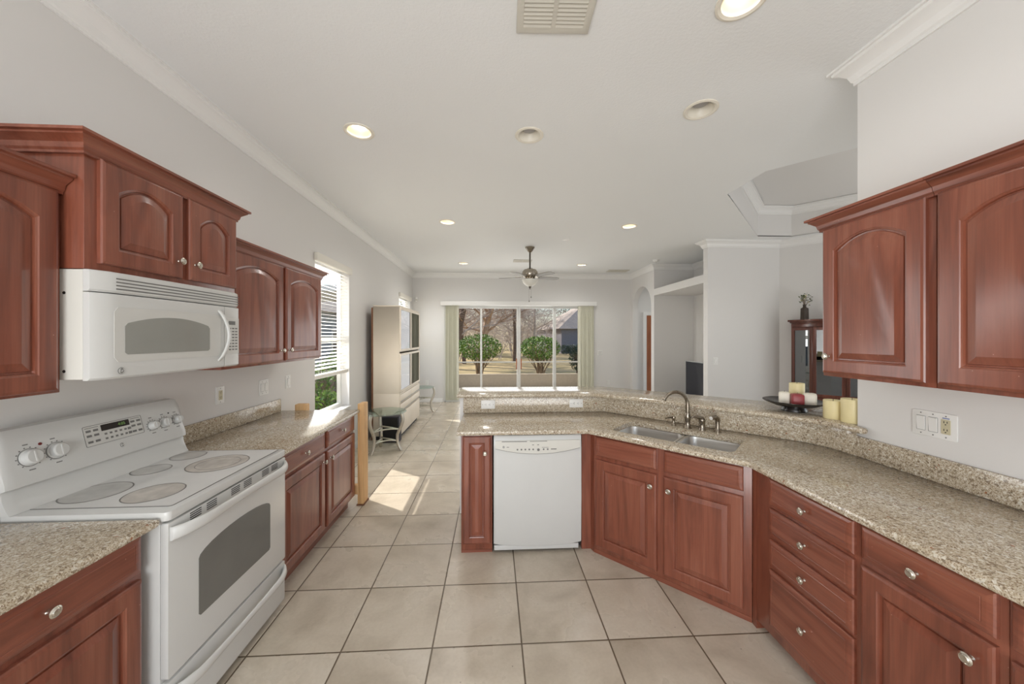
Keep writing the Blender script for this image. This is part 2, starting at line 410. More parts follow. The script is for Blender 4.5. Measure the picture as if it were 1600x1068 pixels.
# left wall with two window openings
W1 = (4.06, 5.0, 0.66, 2.49); W2 = (7.6, 8.58, 0.66, 2.49)
hole = lambda w: [(w[0], w[2]), (w[1], w[2]), (w[1], w[3]), (w[0], w[3])]
struct(MB().plate([(-2.7, 0), (9.0, 0), (9.0, H), (-2.7, H)], [hole(W1), hole(W2)], YZ, WL - 0.15, WL).build('wall_left', 'wall'), 'long white wall on the kitchen and family room side', 'wall')
struct(MB().plate([(WL - 0.15, 0), (-1.2, 0), (-1.2, 2.40), (2.52, 2.40), (2.52, 0), (7.6, 0), (7.6, H), (WL - 0.15, H)], [], XZ, WB, WB + 0.15).build('wall_back', 'wall'), 'white far wall around the sliding glass door', 'wall')
struct(MB().box(WR, WR + 0.12, -2.7, 1.945, 0, H).build('wall_right', 'wall'), 'white kitchen wall behind the right wall cabinets', 'wall')
struct(MB().plate([(WL, 0), (7.6, 0), (7.6, H), (WL, H)], [[(-1.8, 0.6), (1.8, 0.6), (1.8, 2.9), (-1.8, 2.9)]], XZ, -2.7, -2.58).build('wall_rear', 'wall'), 'kitchen wall behind the viewpoint with a wide opening added for light', 'wall')  # unseen wall; its opening is added to let fill light in

# arch and niche wall, column, and the 45 degree dining wall
XA, YC = 3.5, 5.61
am = MB()
arch = [(8.85, 0), (8.72, 0), (8.72, 2.29)] + [(8.20 + 0.52 * cos(radians(a)), 2.29 + 0.50 * sin(radians(a))) for a in range(10, 180, 10)] + [(7.68, 2.29), (7.68, 0), (7.54, 0), (7.54, H), (8.85, H)]
am.plate(arch, [], YZ, XA, XA + 0.13)
am.box(XA, XA + 0.89, 5.73, 7.54, 2.505, 2.645)           # plant ledge over the niche
am.box(XA + 0.13, XA + 1.0, 7.54, 7.66, 0, H)              # far side of the niche
am.box(XA + 0.89, XA + 1.0, 5.73, 7.54, 0, H)              # back of the niche
am.box(XA, 4.72, YC, 5.73, 0, H)                           # column and grey wall
struct(am.build('wall_niche', 'wall'), 'white wall with arched doorway, recessed niche and high plant ledge', 'wall')
XD = 4.72
dm = MB()
def wallseg(m, a, b, th=0.1, z0=0, z1=H):
    a, b = Vector(a), Vector(b); d = (b - a).normalized(); n = Vector((-d.y, d.x)) * th
    m.loops([[(p.x, p.y, z0) for p in (a, b, b + n, a + n)], [(p.x, p.y, z1) for p in (a, b, b + n, a + n)]])
wallseg(dm, (XD, YC), (7.05, 10.33 - 7.05), 0.1)
wallseg(dm, (7.05, 3.28), (7.05, 2.4), 0.1)
wallseg(dm, (5.1, 0.45), (2.23, 0.45), 0.1)
wallseg(dm, (7.05, 2.4), (5.1, 0.45), 0.1, 0, 0.5); wallseg(dm, (7.05, 2.4), (5.1, 0.45), 0.1, 2.5, H)
struct(dm.build('wall_dining', 'wall'), 'angled white dining room wall behind the china cabinet', 'wall')

# low wall under the raised bar
BSP = [(-0.30, 3.22), (1.02, 3.22), (2.09, 2.15), (2.09, 1.95)]         # face of the splash
def offset(poly, d):
    out = []
    P = [Vector(p) for p in poly]; n = len(P)
    for i in range(n):
        a = (P[i] - P[i - 1]).normalized(); b = (P[(i + 1) % n] - P[i]).normalized()
        na = Vector((-a.y, a.x)); nb = Vector((-b.y, b.x)); m = na + nb; m = m / max(m.dot(na), 0.25)
        out.append((P[i].x + m.x * d, P[i].y + m.y * d))
    return out
bw = [(-0.30, 3.245), (1.03, 3.245), (2.11, 2.165), (2.11, 1.946), (2.23, 1.946), (2.23, 2.215), (1.08, 3.365), (-0.30, 3.365)]
struct(MB().plate(bw, [], XY, 0, 1.055).build('wall_bar', 'wall'), 'low white wall carrying the raised granite bar', 'wall')

crown('trim_1', [(WL, -2.5), (WL, WB), (XA, WB), (XA, 7.54), (XA + 0.89, 7.54), (XA + 0.89, 5.73)], -1, 'white crown molding along the left wall and round the family room')
crown('trim_2', [(XA + 0.01, 5.73), (XA, 5.73), (XA, YC), (XD, YC), (6.9, 10.33 - 6.9)], -1, 'white crown molding on the column and dining wall')
crown('trim_3', [(2.23, 1.945), (WR, 1.945), (WR, -2.5)], -1, 'white crown molding above the right kitchen wall cabinets', k=1.05)
BASE = [(0, 0), (0.014, 0), (0.014, 0.075), (0.006, 0.09), (0, 0.09)]
struct(MB().sweep([(WL, 3.6), (WL, WB), (-1.24, WB)], BASE, -1).build('baseboard_left', 'trim'), 'white baseboard along the left wall and far corner', 'baseboard')
struct(MB().sweep([(2.56, WB), (XA, WB)], BASE, -1).build('baseboard_back', 'trim'), 'white baseboard right of the sliding door', 'baseboard')

# ------------------------------------------------------------------ windows in the left wall
def window(n, w, label):
    y0, y1, z0, z1 = w
    r = thing('window_%d' % n, label, 'window', (WL - 0.12, (y0 + y1) / 2, z0), 0, kind='structure')
    hw, h = (y1 - y0) / 2, z1 - z0
    f = MB(); fr = 0.045
    f.plate([(-hw, 0), (hw, 0), (hw, h), (-hw, h)], [[(-hw + fr, fr), (hw - fr, fr), (hw - fr, h - fr), (-hw + fr, h - fr)]], lambda a, b, t: (t, a, b), -0.028, 0.02)
    f.build('window_frame', 'alu', r)
    s = MB(); s.box(-0.02, 0.015, -hw + fr, hw - fr, h / 2 - 0.03, h / 2 + 0.02); s.build('meeting_rail', 'alu', r)
    MB().box(-0.004, 0.0, -hw + fr, hw - fr, fr, h / 2 - 0.03).build('lower_pane', 'pane', r)
    MB().box(-0.004, 0.0, -hw + fr, hw - fr, h / 2 + 0.02, h - fr).build('upper_pane', 'pane', r)
    MB().box(0.02, 0.15, -hw, hw, -0.02, 0.004).build('sill', 'trim', r, 0.004)
    return r
window(1, W1, 'single hung window beside the far left wall cabinet')
window(2, W2, 'window partly hidden behind the tall cream cabinet')
def blind(w, zb, label, n):
    y0, y1, z0, z1 = w
    r = thing('window_blind', label, 'blind', (WL, (y0 + y1) / 2, z1), 0, 'white horizontal window blinds')
    hw = (y1 - y0) / 2
    MB().box(0.002, 0.045, -hw - 0.03, hw + 0.0, -0.035, 0.055).build('valance', 'blind', r, 0.006)
    s = MB(); zz = -0.06
    while zz > zb - z1 + 0.07:
        s.loops([[(-0.075, -hw + 0.012, zz + 0.006), (-0.02, -hw + 0.012, zz - 0.003), (-0.02, -hw + 0.012, zz - 0.0005), (-0.075, -hw + 0.012, zz + 0.0085)],
                 [(-0.075, hw - 0.012, zz + 0.006), (-0.02, hw - 0.012, zz - 0.003), (-0.02, hw - 0.012, zz - 0.0005), (-0.075, hw - 0.012, zz + 0.0085)]])
        zz -= 0.043
    s.build('slats', 'blind', r)
    MB().box(-0.08, -0.012, -hw + 0.01, hw - 0.01, zb - z1, zb - z1 + 0.045).build('bottom_rail', 'blind', r, 0.006)
    for y in (-hw * 0.6, hw * 0.6): MB().tube([(-0.018, y, -0.03), (-0.018, y, zb - z1)], 0.0015, 5).build('ladder_cord', 'blind', r)
blind(W1, 1.12, 'half lowered white slat blind in the window beside the far left wall cabinet', 40)
blind(W2, 1.6, 'white slat blind showing above the tall cream cabinet', 20)

# ------------------------------------------------------------------ sliding glass door, vertical blind
d1 = thing('door_1', 'four panel sliding glass door to the covered patio', 'glass door', (0, WB + 0.06, 0), 0, kind='structure')
def panel(x0, x1, y, nm='door_panel'):
    p = MB().plate([(x0, 0.02), (x1, 0.02), (x1, 2.37), (x0, 2.37)], [[(x0 + 0.045, 0.10), (x1 - 0.045, 0.10), (x1 - 0.045, 2.32), (x0 + 0.045, 2.32)]], XZ, y - 0.018, y + 0.018).build(nm, 'alu', d1)
    MB().box(x0 + 0.04, x1 - 0.04, y - 0.003, y + 0.003, 0.09, 2.33).build('pane', 'pane', p)
    return p
panel(-1.18, -0.275, -0.02); pa = panel(-0.32, 0.642, 0.025); pb = panel(0.648, 1.595, 0.025); panel(1.51, 2.50, -0.02)
for p, x in ((pa, 0.585), (pb, 0.705)):
    hm = MB(); hm.tube([(x, -0.045, 0.80), (x, -0.06, 0.84), (x, -0.06, 1.02), (x, -0.045, 1.06)], 0.014, 8); hm.build('door_pull', 'orange', p)['label'] = 'wooden pull handle'
fr = MB(); fr.box(-1.2, 2.52, -0.05, 0.06, 2.37, 2.40); fr.box(-1.2, -1.18, -0.05, 0.06, 0, 2.4); fr.box(2.50, 2.52, -0.05, 0.06, 0, 2.4); fr.box(-1.2, 2.52, -0.05, 0.06, 0, 0.02)
fr.build('door_frame', 'alu', d1)
vb = thing('vertical_blind', 'sage vertical blind drawn to both sides of the sliding door', 'blind', (0.65, WB - 0.01, 2.38))
MB().box(-1.93, 1.94, -0.11, -0.005, 0.0, 0.105).build('valance', 'trim', vb, 0.006)
for x0, x1, nn in ((-1.80, -1.50, 8), (1.485, 1.86, 10)):
    for k in range(nn):
        x = x0 + (x1 - x0) * (k + 0.5) / nn; a = radians((48 if x0 < 0 else 132) + 8 * sin(k * 2.1)); w = 0.043
        m = MB(); q = []
        for t in (-1, -0.5, 0, 0.5, 1):
            q.append((x + cos(a) * w * t, -0.055 + sin(a) * w * t + 0.006 * (1 - t * t)))
        m.loops([[(px, py, -2.33) for px, py in q] + [(px + 0.0012, py + 0.0006, -2.33) for px, py in reversed(q)], [(px, py, 0.0) for px, py in q] + [(px + 0.0012, py + 0.0006, 0.0) for px, py in reversed(q)]])
        m.build('vane', 'vane', vb)

# door glimpsed through the arch, on the far wall
d2 = thing('door_2', 'brown stained door glimpsed through the arched doorway', 'door', (3.90, WB - 0.002, 0), 0, kind='structure')
MB().box(0, 0.8, -0.03, 0, 0.005, 2.15).build('door_leaf', 'browndoor', d2)
MB().plate([(-0.085, 0), (-0.002, 0), (-0.002, 2.155), (0.802, 2.155), (0.802, 0), (0.885, 0), (0.885, 2.235), (-0.085, 2.235)], [], XZ, -0.035, 0.0).build('door_casing', 'trim', d2)

# ------------------------------------------------------------------ ceiling fittings
can_labels = ['lit recessed ceiling light in front of the microwave cabinet', 'unlit recessed ceiling light with grey lens above the dishwasher', 'unlit recessed ceiling light with cream rim above the sink',
              'lit recessed ceiling light cut by the top edge above the drawers', 'lit recessed ceiling light before the fan, toward the left wall', 'lit recessed ceiling light before the fan, toward the dining room',
              'lit recessed ceiling light between the fan and the left wall', 'lit recessed ceiling light between the fan and the arched doorway']
for (x, y, lit), lb in zip(CANS, can_labels):
    r = thing('recessed_light', lb, 'ceiling light', (x, y, H), 0, 'recessed ceiling lights')
    m = MB(); n = 32
    prof = [(0.112, 0.0), (0.112, -0.006), (0.100, -0.010), (0.086, -0.004), (0.080, 0.02), (0.063, 0.045), (0.060, 0.10), (0.084, 0.10), (0.086, 0.012), (0.0875, 0.002)]
    L = [[(q * cos(2 * pi * k / n), q * sin(2 * pi * k / n), z) for k in range(n)] for q, z in prof]; L.append(L[0])
    m.loops(L, False, False); m.build('trim_ring', 'canwarm', r)
    MB().lathe([(0, 0.036), (0.040, 0.037), (0.050, 0.042), (0.053, 0.052), (0.053, 0.099), (0, 0.099)], 24).build('lamp_lens', 'lens' if lit else 'lens_off', r)
    if lit:
        lamp('can_lamp', 'SPOT', (x, y, H + 0.022), 64 if y > 4 else 20, (0, 0, -1), (1.0, 0.97, 0.93), spot_size=radians(160), spot_blend=0.8, shadow_soft_size=0.05).parent = None
d = thing('ceiling_cover', 'small white blank disc on the ceiling near the fan', 'cover plate', (1.19, 5.70, H)); MB().lathe([(0.0, -0.012), (0.05, -0.012), (0.065, -0.006), (0.066, 0)], 20).build('disc', 'trim', d)

def vent(label, x0, x1, y0, y1, nslat, cover=0.5):
    r = thing('air_vent', label, 'vent', ((x0 + x1) / 2, (y0 + y1) / 2, H), 0, 'ceiling air registers')
    a, b = (x1 - x0) / 2, (y1 - y0) / 2; e = min(0.035, b * 0.35)
    holes = [[(-a + e, -b + e), (-0.012, -b + e), (-0.012, b - e), (-a + e, b - e)], [(0.012, -b + e), (a - e, -b + e), (a - e, b - e), (0.012, b - e)]]
    MB().plate([(-a, -b), (a, -b), (a, b), (-a, b)], holes, XY, -0.012, -0.001).build('register_frame', 'vent', r, 0.002)
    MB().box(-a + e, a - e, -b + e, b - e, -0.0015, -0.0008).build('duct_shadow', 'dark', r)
    s = MB()
    for hx0, hx1 in ((-a + e, -0.012), (0.012, a - e)):
        for k in range(nslat):
            y = -b + e + (2 * b - 2 * e) * (k + 0.5) / nslat; w = (b - e) / nslat * cover
            s.loops([[(hx0, y + w, -0.013), (hx0, y - w, -0.004), (hx0, y - w, -0.0025), (hx0, y + w, -0.0115)], [(hx1, y + w, -0.013), (hx1, y - w, -0.004), (hx1, y - w, -0.0025), (hx1, y + w, -0.0115)]])
    s.build('louvres', 'vent', r)
    return r
v = vent('beige double louvred ceiling vent above the aisle, nearest the camera', 0.115, 0.485, 1.55, 1.82, 9, 0.84); v.rotation_euler.z = radians(-2)
vent('grey slotted ceiling vent in front of the arched doorway', 2.72, 3.2, 8.15, 8.42, 5)
vent('small ceiling vent behind the fan rod', 0.42, 0.80, 7.2, 7.42, 4)
d = thing('smoke_detector', 'round white smoke detector on the ceiling near the niche', 'smoke detector', (3.33, 7.08, H)); MB().lathe([(0, -0.045), (0.04, -0.045), (0.06, -0.03), (0.068, 0)], 24).build('housing', 'plate', d); MB().lathe([(0, -0.052), (0.012, -0.051), (0.014, -0.045)], 12).build('sensor_chamber', 'vent', d)

# ceiling fan
fan = thing('ceiling_fan', 'pewter ceiling fan with five grey blades and a frosted bowl light', 'ceiling fan', (0.648, 6.20, 0))
MB().lathe([(0.0, 3.08), (0.02, 3.085), (0.045, 3.11), (0.07, 3.15), (0.085, 3.165), (0.085, H)], 24).build('canopy', 'chrome', fan)
MB().tube([(0, 0, 2.80), (0, 0, 3.09)], 0.014, 10).build('downrod', 'rod', fan)
MB().lathe([(0.0, 2.815), (0.04, 2.81), (0.06, 2.795), (0.11, 2.78), (0.135, 2.745), (0.14, 2.70), (0.125, 2.665), (0.10, 2.655), (0.085, 2.635), (0.11, 2.615), (0.11, 2.60), (0.0, 2.60)], 32).build('motor_housing', 'chrome', fan)
MB().lathe([(0.0, 2.485), (0.03, 2.487), (0.085, 2.515), (0.125, 2.555), (0.145, 2.60), (0.147, 2.608), (0.0, 2.608)], 32).build('light_bowl', 'bowlglass', fan)
MB().lathe([(0.0, 2.44), (0.012, 2.445), (0.008, 2.46), (0.022, 2.475), (0.03, 2.49), (0.0, 2.492)], 16).build('finial', 'rod', fan)
for k in range(5):
    a = radians(18 + 72 * k); R = Matrix.Rotation(a, 4, 'Z') @ Matrix.Translation((0, 0, 2.655)) @ Matrix.Rotation(radians(-9), 4, 'X')
    prof = [(0.17, -0.035), (0.22, -0.06), (0.50, -0.072), (0.555, -0.05), (0.57, 0), (0.555, 0.05), (0.50, 0.072), (0.22, 0.06), (0.17, 0.035)]
    b = MB().plate(prof, [], XY, -0.004, 0.004).xform(R).build('blade', 'blade', fan)
    MB().plate([(0.09, -0.018), (0.16, -0.012), (0.20, -0.04), (0.26, -0.03), (0.26, 0.03), (0.20, 0.04), (0.16, 0.012), (0.09, 0.018)], [], XY, 0.0045, 0.012).xform(R).build('blade_iron', 'chrome', b)
for dx, zz in ((-0.02, 2.24), (0.015, 2.31)):
    c = MB(); c.tube([(dx, -0.05, 2.50), (dx, -0.05, zz)], 0.0015, 5); c.lathe([(0, zz - 0.03), (0.008, zz - 0.022), (0.006, zz), (0, zz)], 8, (dx, -0.05, 0)); c.build('pull_chain', 'rod', fan)

# ------------------------------------------------------------------ cabinet fronts
def knob_mesh(c, r=0.0165):
    k = r / 0.0165
    return MB().lathe([(0.0065 * k, -0.001), (0.0075 * k, 0.002), (0.0055 * k, 0.006), (0.006 * k, 0.013), (0.011 * k, 0.017), (0.0165 * k, 0.021), (0.0165 * k, 0.024), (0.0125 * k, 0.027), (0.011 * k, 0.0262), (0.009 * k, 0.0285), (0.0, 0.0295)], 20, c, '-y')
def front_loop(x0, x1, z0, z1, d, rise, na=14):
    """outline inset by d; top is a segmental arch of given rise dropping at the shoulders"""
    xa, xb, zb = x0 + d, x1 - d, z0 + d
    zt = z1 - d - rise
    pts = [(xa, zb), (xb, zb)]
    for k in range(na + 1):
        t = k / na; x = xb + (xa - xb) * t; u = 2 * t - 1
        pts.append((x, zt + rise * (1 - u * u)))
    return pts
def door(parent, x0, x1, z0, z1, arch=0.0, knob=None, stile=0.06, name='door', mat='cherry', th=0.022, kr=0.0165):
    m = MB(); L = []
    def ring(d, y, rise): L.append([(x, y, z) for x, z in front_loop(x0, x1, z0, z1, d, rise)])
    ring(0, 0, 0); ring(0, -th + 0.008, 0); ring(0.004, -th + 0.003, 0); ring(0.012, -th, 0)
    s = stile; r = arch
    ring(s, -th, r); ring(s + 0.003, -th + 0.003, r); ring(s + 0.008, -th + 0.005, r); ring(s + 0.010, -th + 0.013, r); ring(s + 0.016, -th + 0.014, r)
    ring(s + 0.018, -th + 0.009, r); ring(s + 0.042, -th + 0.0025, r); ring(s + 0.046, -th + 0.001, r)
    m.loops(L, True, True)
    o = m.build(name, mat, parent, angle=18)
    if knob: knob_mesh((knob[0], -th, knob[1]), kr).build('knob', 'nickel', o)['label'] = 'satin nickel knob'
    return o
def drawer(parent, x0, x1, z0, z1, knob=True, name='drawer', th=0.02):
    m = MB(); L = []
    def ring(d, y): L.append([(x0 + d, y, z0 + d), (x1 - d, y, z0 + d), (x1 - d, y, z1 - d), (x0 + d, y, z1 - d)])
    ring(0, 0); ring(0, -th + 0.009); ring(0.004, -th + 0.004); ring(0.014, -th + 0.001); ring(0.018, -th); ring(0.026, -th); ring(0.028, -th + 0.0012); ring(0.030, -th)
    m.loops(L); o = m.build(name, 'cherry_h', parent, angle=18)
    if knob: knob_mesh(((x0 + x1) / 2, -th, (z0 + z1) / 2)).build('knob', 'nickel', o)['label'] = 'satin nickel knob'
    return o
def base_cab(label, loc, rz, w, depth=0.58, kick=0.05, zb=0.05, flush=False, group='cherry base cabinets', hollow=False):
    r = thing('base_cabinet', label, 'cabinet', loc, rz, group)
    m = MB()
    if hollow: m.box(0, w, 0, 0.02, zb, 0.88); m.box(0, 0.02, 0.0202, depth, zb, 0.88); m.box(w - 0.02, w, 0.0202, depth, zb, 0.88); m.box(0.0202, w - 0.0202, 0.0202, depth, zb, zb + 0.02)
    else: m.box(0, w, 0, depth, zb, 0.88)
    m.build('carcass', 'cherry', r, 0.002)
    MB().box(0.0, w, 0.0 if flush else kick, depth, 0.0, zb - 0.0005).build('toe_kick', 'cherry_h', r)
    return r
CABCROWN = [(0, -0.075), (0.012, -0.075), (0.012, -0.066), (0.018, -0.058), (0.022, -0.04), (0.042, -0.022), (0.046, -0.02), (0.046, -0.013), (0.058, -0.011), (0.058, 0.0), (0.0, 0.0)]
def wall_cab(label, loc, rz, w, depth, z0, z1, ends=(True, True), group='cherry wall cabinets', crown_drop=0.0):
    r = thing('wall_cabinet', label, 'cabinet', loc, rz, group)
    MB().box(0, w, 0, depth, z0, z1).build('carcass', 'cherry', r, 0.002)
    path = ([(0, depth)] if ends[0] else []) + [(0, 0), (w, 0)] + ([(w, depth)] if ends[1] else [])
    MB().sweep(path, [(a, z1 + 0.055 + b) for a, b in CABCROWN], -1).build('crown', 'cherry_h', r, angle=22)
    return r

# --- left wall cabinets (local x = world +Y, local y = away from the room)
FX = -1.315   # face frames of the left base cabinets
b = base_cab('cherry base cabinet nearest the camera on the left, one drawer over one door', (FX, 0.80, 0), RL, 0.60, 0.64, zb=0.1)
drawer(b, 0.02, 0.585, 0.73, 0.87); door(b, 0.02, 0.585, 0.115, 0.705, 0, (0.06, 0.64))
b = base_cab('cherry base cabinet between the range and the pine post, two drawers over two doors', (FX, 2.205, 0), RL, 1.215, 0.64, zb=0.1)
drawer(b, 0.03, 0.612, 0.73, 0.87); drawer(b, 0.648, 1.20, 0.73, 0.87)
door(b, 0.03, 0.612, 0.115, 0.705, 0, (0.578, 0.645)); door(b, 0.648, 1.20, 0.115, 0.705, 0, (0.69, 0.645))
UX = -1.61
u = wall_cab('cherry wall cabinet nearest the camera on the left, arched door, lower than its neighbour', (UX, 0.93, 0), RL, 0.478, 0.365, 1.395, 2.15, (False, False))
door(u, 0.02, 0.46, 1.405, 2.14, 0.055, None)
u = wall_cab('raised cherry wall cabinet with two short arched doors over the microwave', (-1.53, 1.412, 0), RL, 0.775, 0.445, 1.858, 2.305, (True, True))
door(u, 0.042, 0.405, 1.885, 2.292, 0.05, (0.375, 1.965)); door(u, 0.44, 0.765, 1.885, 2.292, 0.05, (0.47, 1.965))
u = wall_cab('cherry wall cabinet with two tall arched doors between microwave and window', (UX, 2.192, 0), RL, 1.20, 0.365, 1.405, 2.15, (False, True))
door(u, 0.02, 0.595, 1.42, 2.138, 0.055, (0.565, 1.50)); door(u, 0.63, 1.185, 1.42, 2.138, 0.055, (0.665, 1.50))

def slab(outer, holes, z0, z1, r=0.012):
    """stone slab with a rounded outer edge"""
    m = MB(); area = sum(outer[i][0] * outer[(i + 1) % len(outer)][1] - outer[(i + 1) % len(outer)][0] * outer[i][1] for i in range(len(outer)))
    sg = 1 if area > 0 else -1
    L = []; steps = [(r, z0), (0.4 * r, z0 + 0.25 * r), (0, z0 + r), (0, z1 - r), (0.3 * r, z1 - 0.3 * r), (r, z1)]
    for d, z in steps: L.append([(x, y, z) for x, y in (offset(outer, d * sg) if d else outer)])
    m.loops(L, False, False)
    inner = [(p[0], p[1]) for p in L[0]]
    loops = [inner] + list(holes)
    flat = [p for l in loops for p in l]
    tri = tessellate_polygon([[Vector((p[0], p[1], 0)) for p in l] for l in loops])
    for z in (z0, z1): m.add([(x, y, z) for x, y in flat], [tuple(t) for t in tri])
    o = len(inner)
    for l in holes: m.loops([[(x, y, z0) for x, y in l], [(x, y, z1) for x, y in l]], False, False)
    return m
CT0, CT1 = 0.8805, 0.915
ct = thing('worktop', 'speckled granite worktop nearest the camera on the left', 'worktop', (-1.6, 1.0, CT0))
slab([(WL + 0.002, 0.3), (-1.262, 0.3), (-1.262, 1.412), (WL + 0.002, 1.412)], [], CT0, CT1).xform(Matrix.Translation((1.6, -1.0, -CT0))).build('counter_slab', 'granite', ct)
ct = thing('worktop', 'speckled granite worktop between the range and the left window', 'worktop', (-1.6, 2.8, CT0))
slab([(WL + 0.002, 2.20), (-1.262, 2.20), (-1.262, 3.435), (WL + 0.002, 3.435)], [], CT0, CT1).xform(Matrix.Translation((1.6, -2.8, -CT0))).build('counter_slab', 'granite', ct)
MB().box(WL + 0.003, WL + 0.023, 2.20, 3.39, CT1 + 0.0005, 1.03).xform(Matrix.Translation((1.6, -2.8, -CT0))).build('backsplash', 'granite', ct, 0.002)

pf = thing('wooden_frame', 'raw pine frame standing against the end of the left base cabinet', 'frame', (-1.55, 3.48, 0))
MB().box(0.262, 0.318, -0.03, 0.09, 0.012, 0.965).build('front_post', 'pine', pf, 0.002)
MB().box(-0.32, -0.215, -0.03, 0.04, 0.012, 0.965).build('rear_post', 'pine', pf, 0.008)
MB().box(-0.2145, 0.2615, -0.02, 0.02, 0.10, 0.19).build('lower_rail', 'pine', pf, 0.002)
MB().box(0.255, 0.325, -0.04, 0.10, 0, 0.0119).build('foot_pad', 'edgewood', pf); MB().box(-0.33, -0.205, -0.04, 0.05, 0, 0.0119).build('foot_pad', 'edgewood', pf)

# ------------------------------------------------------------------ range
rg = thing('range', 'white freestanding electric range with smooth cooktop and oven door', 'range', (-1.25, 1.422, 0), RL)
RW = 0.772
MB().box(0.004, RW - 0.004, 0.022, 0.70, 0.03, 0.895).build('body', 'enamel', rg, 0.004)
MB().box(0.03, RW - 0.03, 0.06, 0.66, 0.0, 0.0295).build('plinth', 'dark', rg)
MB().plate(rrect(0, RW, -0.012, 0.60, 0.02), [], XY, 0.8955, 0.93).build('cooktop_frame', 'enamel', rg, 0.006)
MB().plate(rrect(0.055, RW - 0.012, 0.025, 0.565, 0.012), [], XY, 0.9302, 0.9318).build('cooktop_glass', 'cook', rg)
ol = rrect(0.052, RW - 0.009, 0.022, 0.568, 0.014); il = rrect(0.0555, RW - 0.0125, 0.0255, 0.5645, 0.012)
MB().plate(ol, [il], XY, 0.9303, 0.9321).build('glass_edge_line', 'ring', rg)
def burner(x, y, r, used=False, dual=0):
    bo = MB().plate(circle(x, y, r, 40), [], XY, 0.9319, 0.9322).build('burner_zone', 'burner_used' if used else 'burner', rg)
    rm = MB().plate(circle(x, y, r + 0.0025, 48), [circle(x, y, r - 0.0025, 48)], XY, 0.9322, 0.9325)
    if dual: rm.plate(circle(x, y, dual + 0.0015, 48), [circle(x, y, dual - 0.0015, 48)], XY, 0.9322, 0.9325)
    rm.build('burner_ring', 'ring', bo)
for wx, wy, r, us, du in ((-1.707, 1.625, 0.108, 0, 0), (-1.455, 1.606, 0.10, 1, 0), (-1.722, 1.885, 0.075, 0, 0), (-1.457, 1.965, 0.132, 1, 0.095), (-1.715, 2.095, 0.078, 0, 0)):
    burner(wy - 1.422, -1.25 - wx, r, us, du)
# backguard: sloping control panel on a concave skirt
def bg_sec(dx):
    return [(0.545, 0.931), (0.555, 0.945), (0.572, 0.985), (0.578, 1.018), (0.560, 1.024), (0.562, 1.045), (0.604, 1.215), (0.622, 1.240), (0.652, 1.245), (0.70, 1.20), (0.70, 0.931)]
L = []
for x, sc in ((-0.004, 0.93), (0.004, 0.985), (0.03, 1.0), (RW - 0.03, 1.0), (RW - 0.004, 0.985), (RW + 0.004, 0.93)):
    L.append([(x, 0.70 - (0.70 - y) * (1 - (1 - sc) * 0.35), 0.931 + (z - 0.931) * (sc if z > 1.1 else 1)) for y, z in bg_sec(x)])
bgo = MB().loops(L).build('backguard', 'enamel', rg, 0.0, angle=40)
PA = atan2(0.604 - 0.562, 1.215 - 1.045)          # slope of the panel
PM = Matrix.Translation((0, 0.562, 1.045)) @ Matrix.Rotation(-PA, 4, 'X')   # local: x along, -y out, z up the slope
def onp(m): return m.xform(PM)
kx = [0.081, 0.168, 0.588, 0.656, 0.733]
for i, x in enumerate(kx):
    rr = 0.030 if i < 2 else (0.021, 0.0245, 0.022)[i - 2]
    ko = onp(MB().lathe([(rr + 0.003, 0.0005), (rr + 0.003, 0.004), (rr, 0.006), (rr * 0.94, 0.022), (rr * 0.8, 0.026), (0, 0.027)], 28, (x, 0, 0.082), '-y')).build('control_knob', 'enamel', bgo)
    onp(MB().box(x - 0.004, x + 0.004, -0.0285, -0.0255, 0.082 - rr * 0.72, 0.082 + rr * 0.72)).build('grip', 'enamel', ko, 0.002)
    tk = MB()
    for k in range(12):
        a = radians(-50 + 280 * k / 11); q = rr + 0.010
        tk.box(x + cos(a) * q - 0.002, x + cos(a) * q + 0.002, -0.0012, -0.0002, 0.082 + sin(a) * q - 0.002, 0.082 + sin(a) * q + 0.002)
    tk.plate(circle(x, 0.082, rr + 0.0055, 32), [circle(x, 0.082, rr + 0.0042, 32)], XZ, -0.0012, -0.0002)
    tk.box(x - 0.01, x + 0.01, -0.0012, -0.0002, 0.082 - rr - 0.021, 0.082 - rr - 0.017); tk.box(x - 0.012, x + 0.004, -0.0012, -0.0002, 0.082 + rr + 0.020, 0.082 + rr + 0.024)
    onp(tk).build('dial_marks', 'mark', bgo)
onp(MB().lathe([(0.006, 0.0), (0.006, 0.002), (0, 0.003)], 12, (0.122, 0, 0.125), '-y')).build('indicator_lamp', 'red', bgo)
onp(MB().lathe([(0.004, 0.0), (0.004, 0.002), (0, 0.003)], 12, (0.693, 0, 0.128), '-y')).build('indicator_lamp', 'dark', bgo)
onp(MB().plate(rrect(0.272, 0.538, 0.058, 0.152, 0.006), [], XZ, -0.0018, 0.001)).build('keypad', 'mwpad', bgo)
onp(MB().plate(rrect(0.272, 0.538, 0.058, 0.152, 0.006), [rrect(0.274, 0.536, 0.06, 0.150, 0.005)], XZ, -0.0024, -0.0017)).build('keypad_outline', 'mark', bgo)
kb = MB()
for r_, z in enumerate((0.128, 0.106, 0.078)):
    for x in (0.298, 0.331): kb.box(x - 0.011, x + 0.011, -0.0026, -0.0017, z - 0.005, z + 0.005)
    for x in (0.514, 0.546): kb.box(x - 0.011, x + 0.011, -0.0026, -0.0017, z - 0.005, z + 0.005)
for z in (0.100, 0.078):
    for k in range(5): x = 0.372 + 0.0245 * k; kb.box(x - 0.006, x + 0.006, -0.0026, -0.0017, z - 0.0045, z + 0.0045)
    kb.box(0.482, 0.499, -0.0026, -0.0017, z - 0.006, z + 0.006)
kb.box(0.285, 0.345, -0.0026, -0.0017, 0.141, 0.1435); kb.box(0.505, 0.555, -0.0026, -0.0017, 0.141, 0.1435)
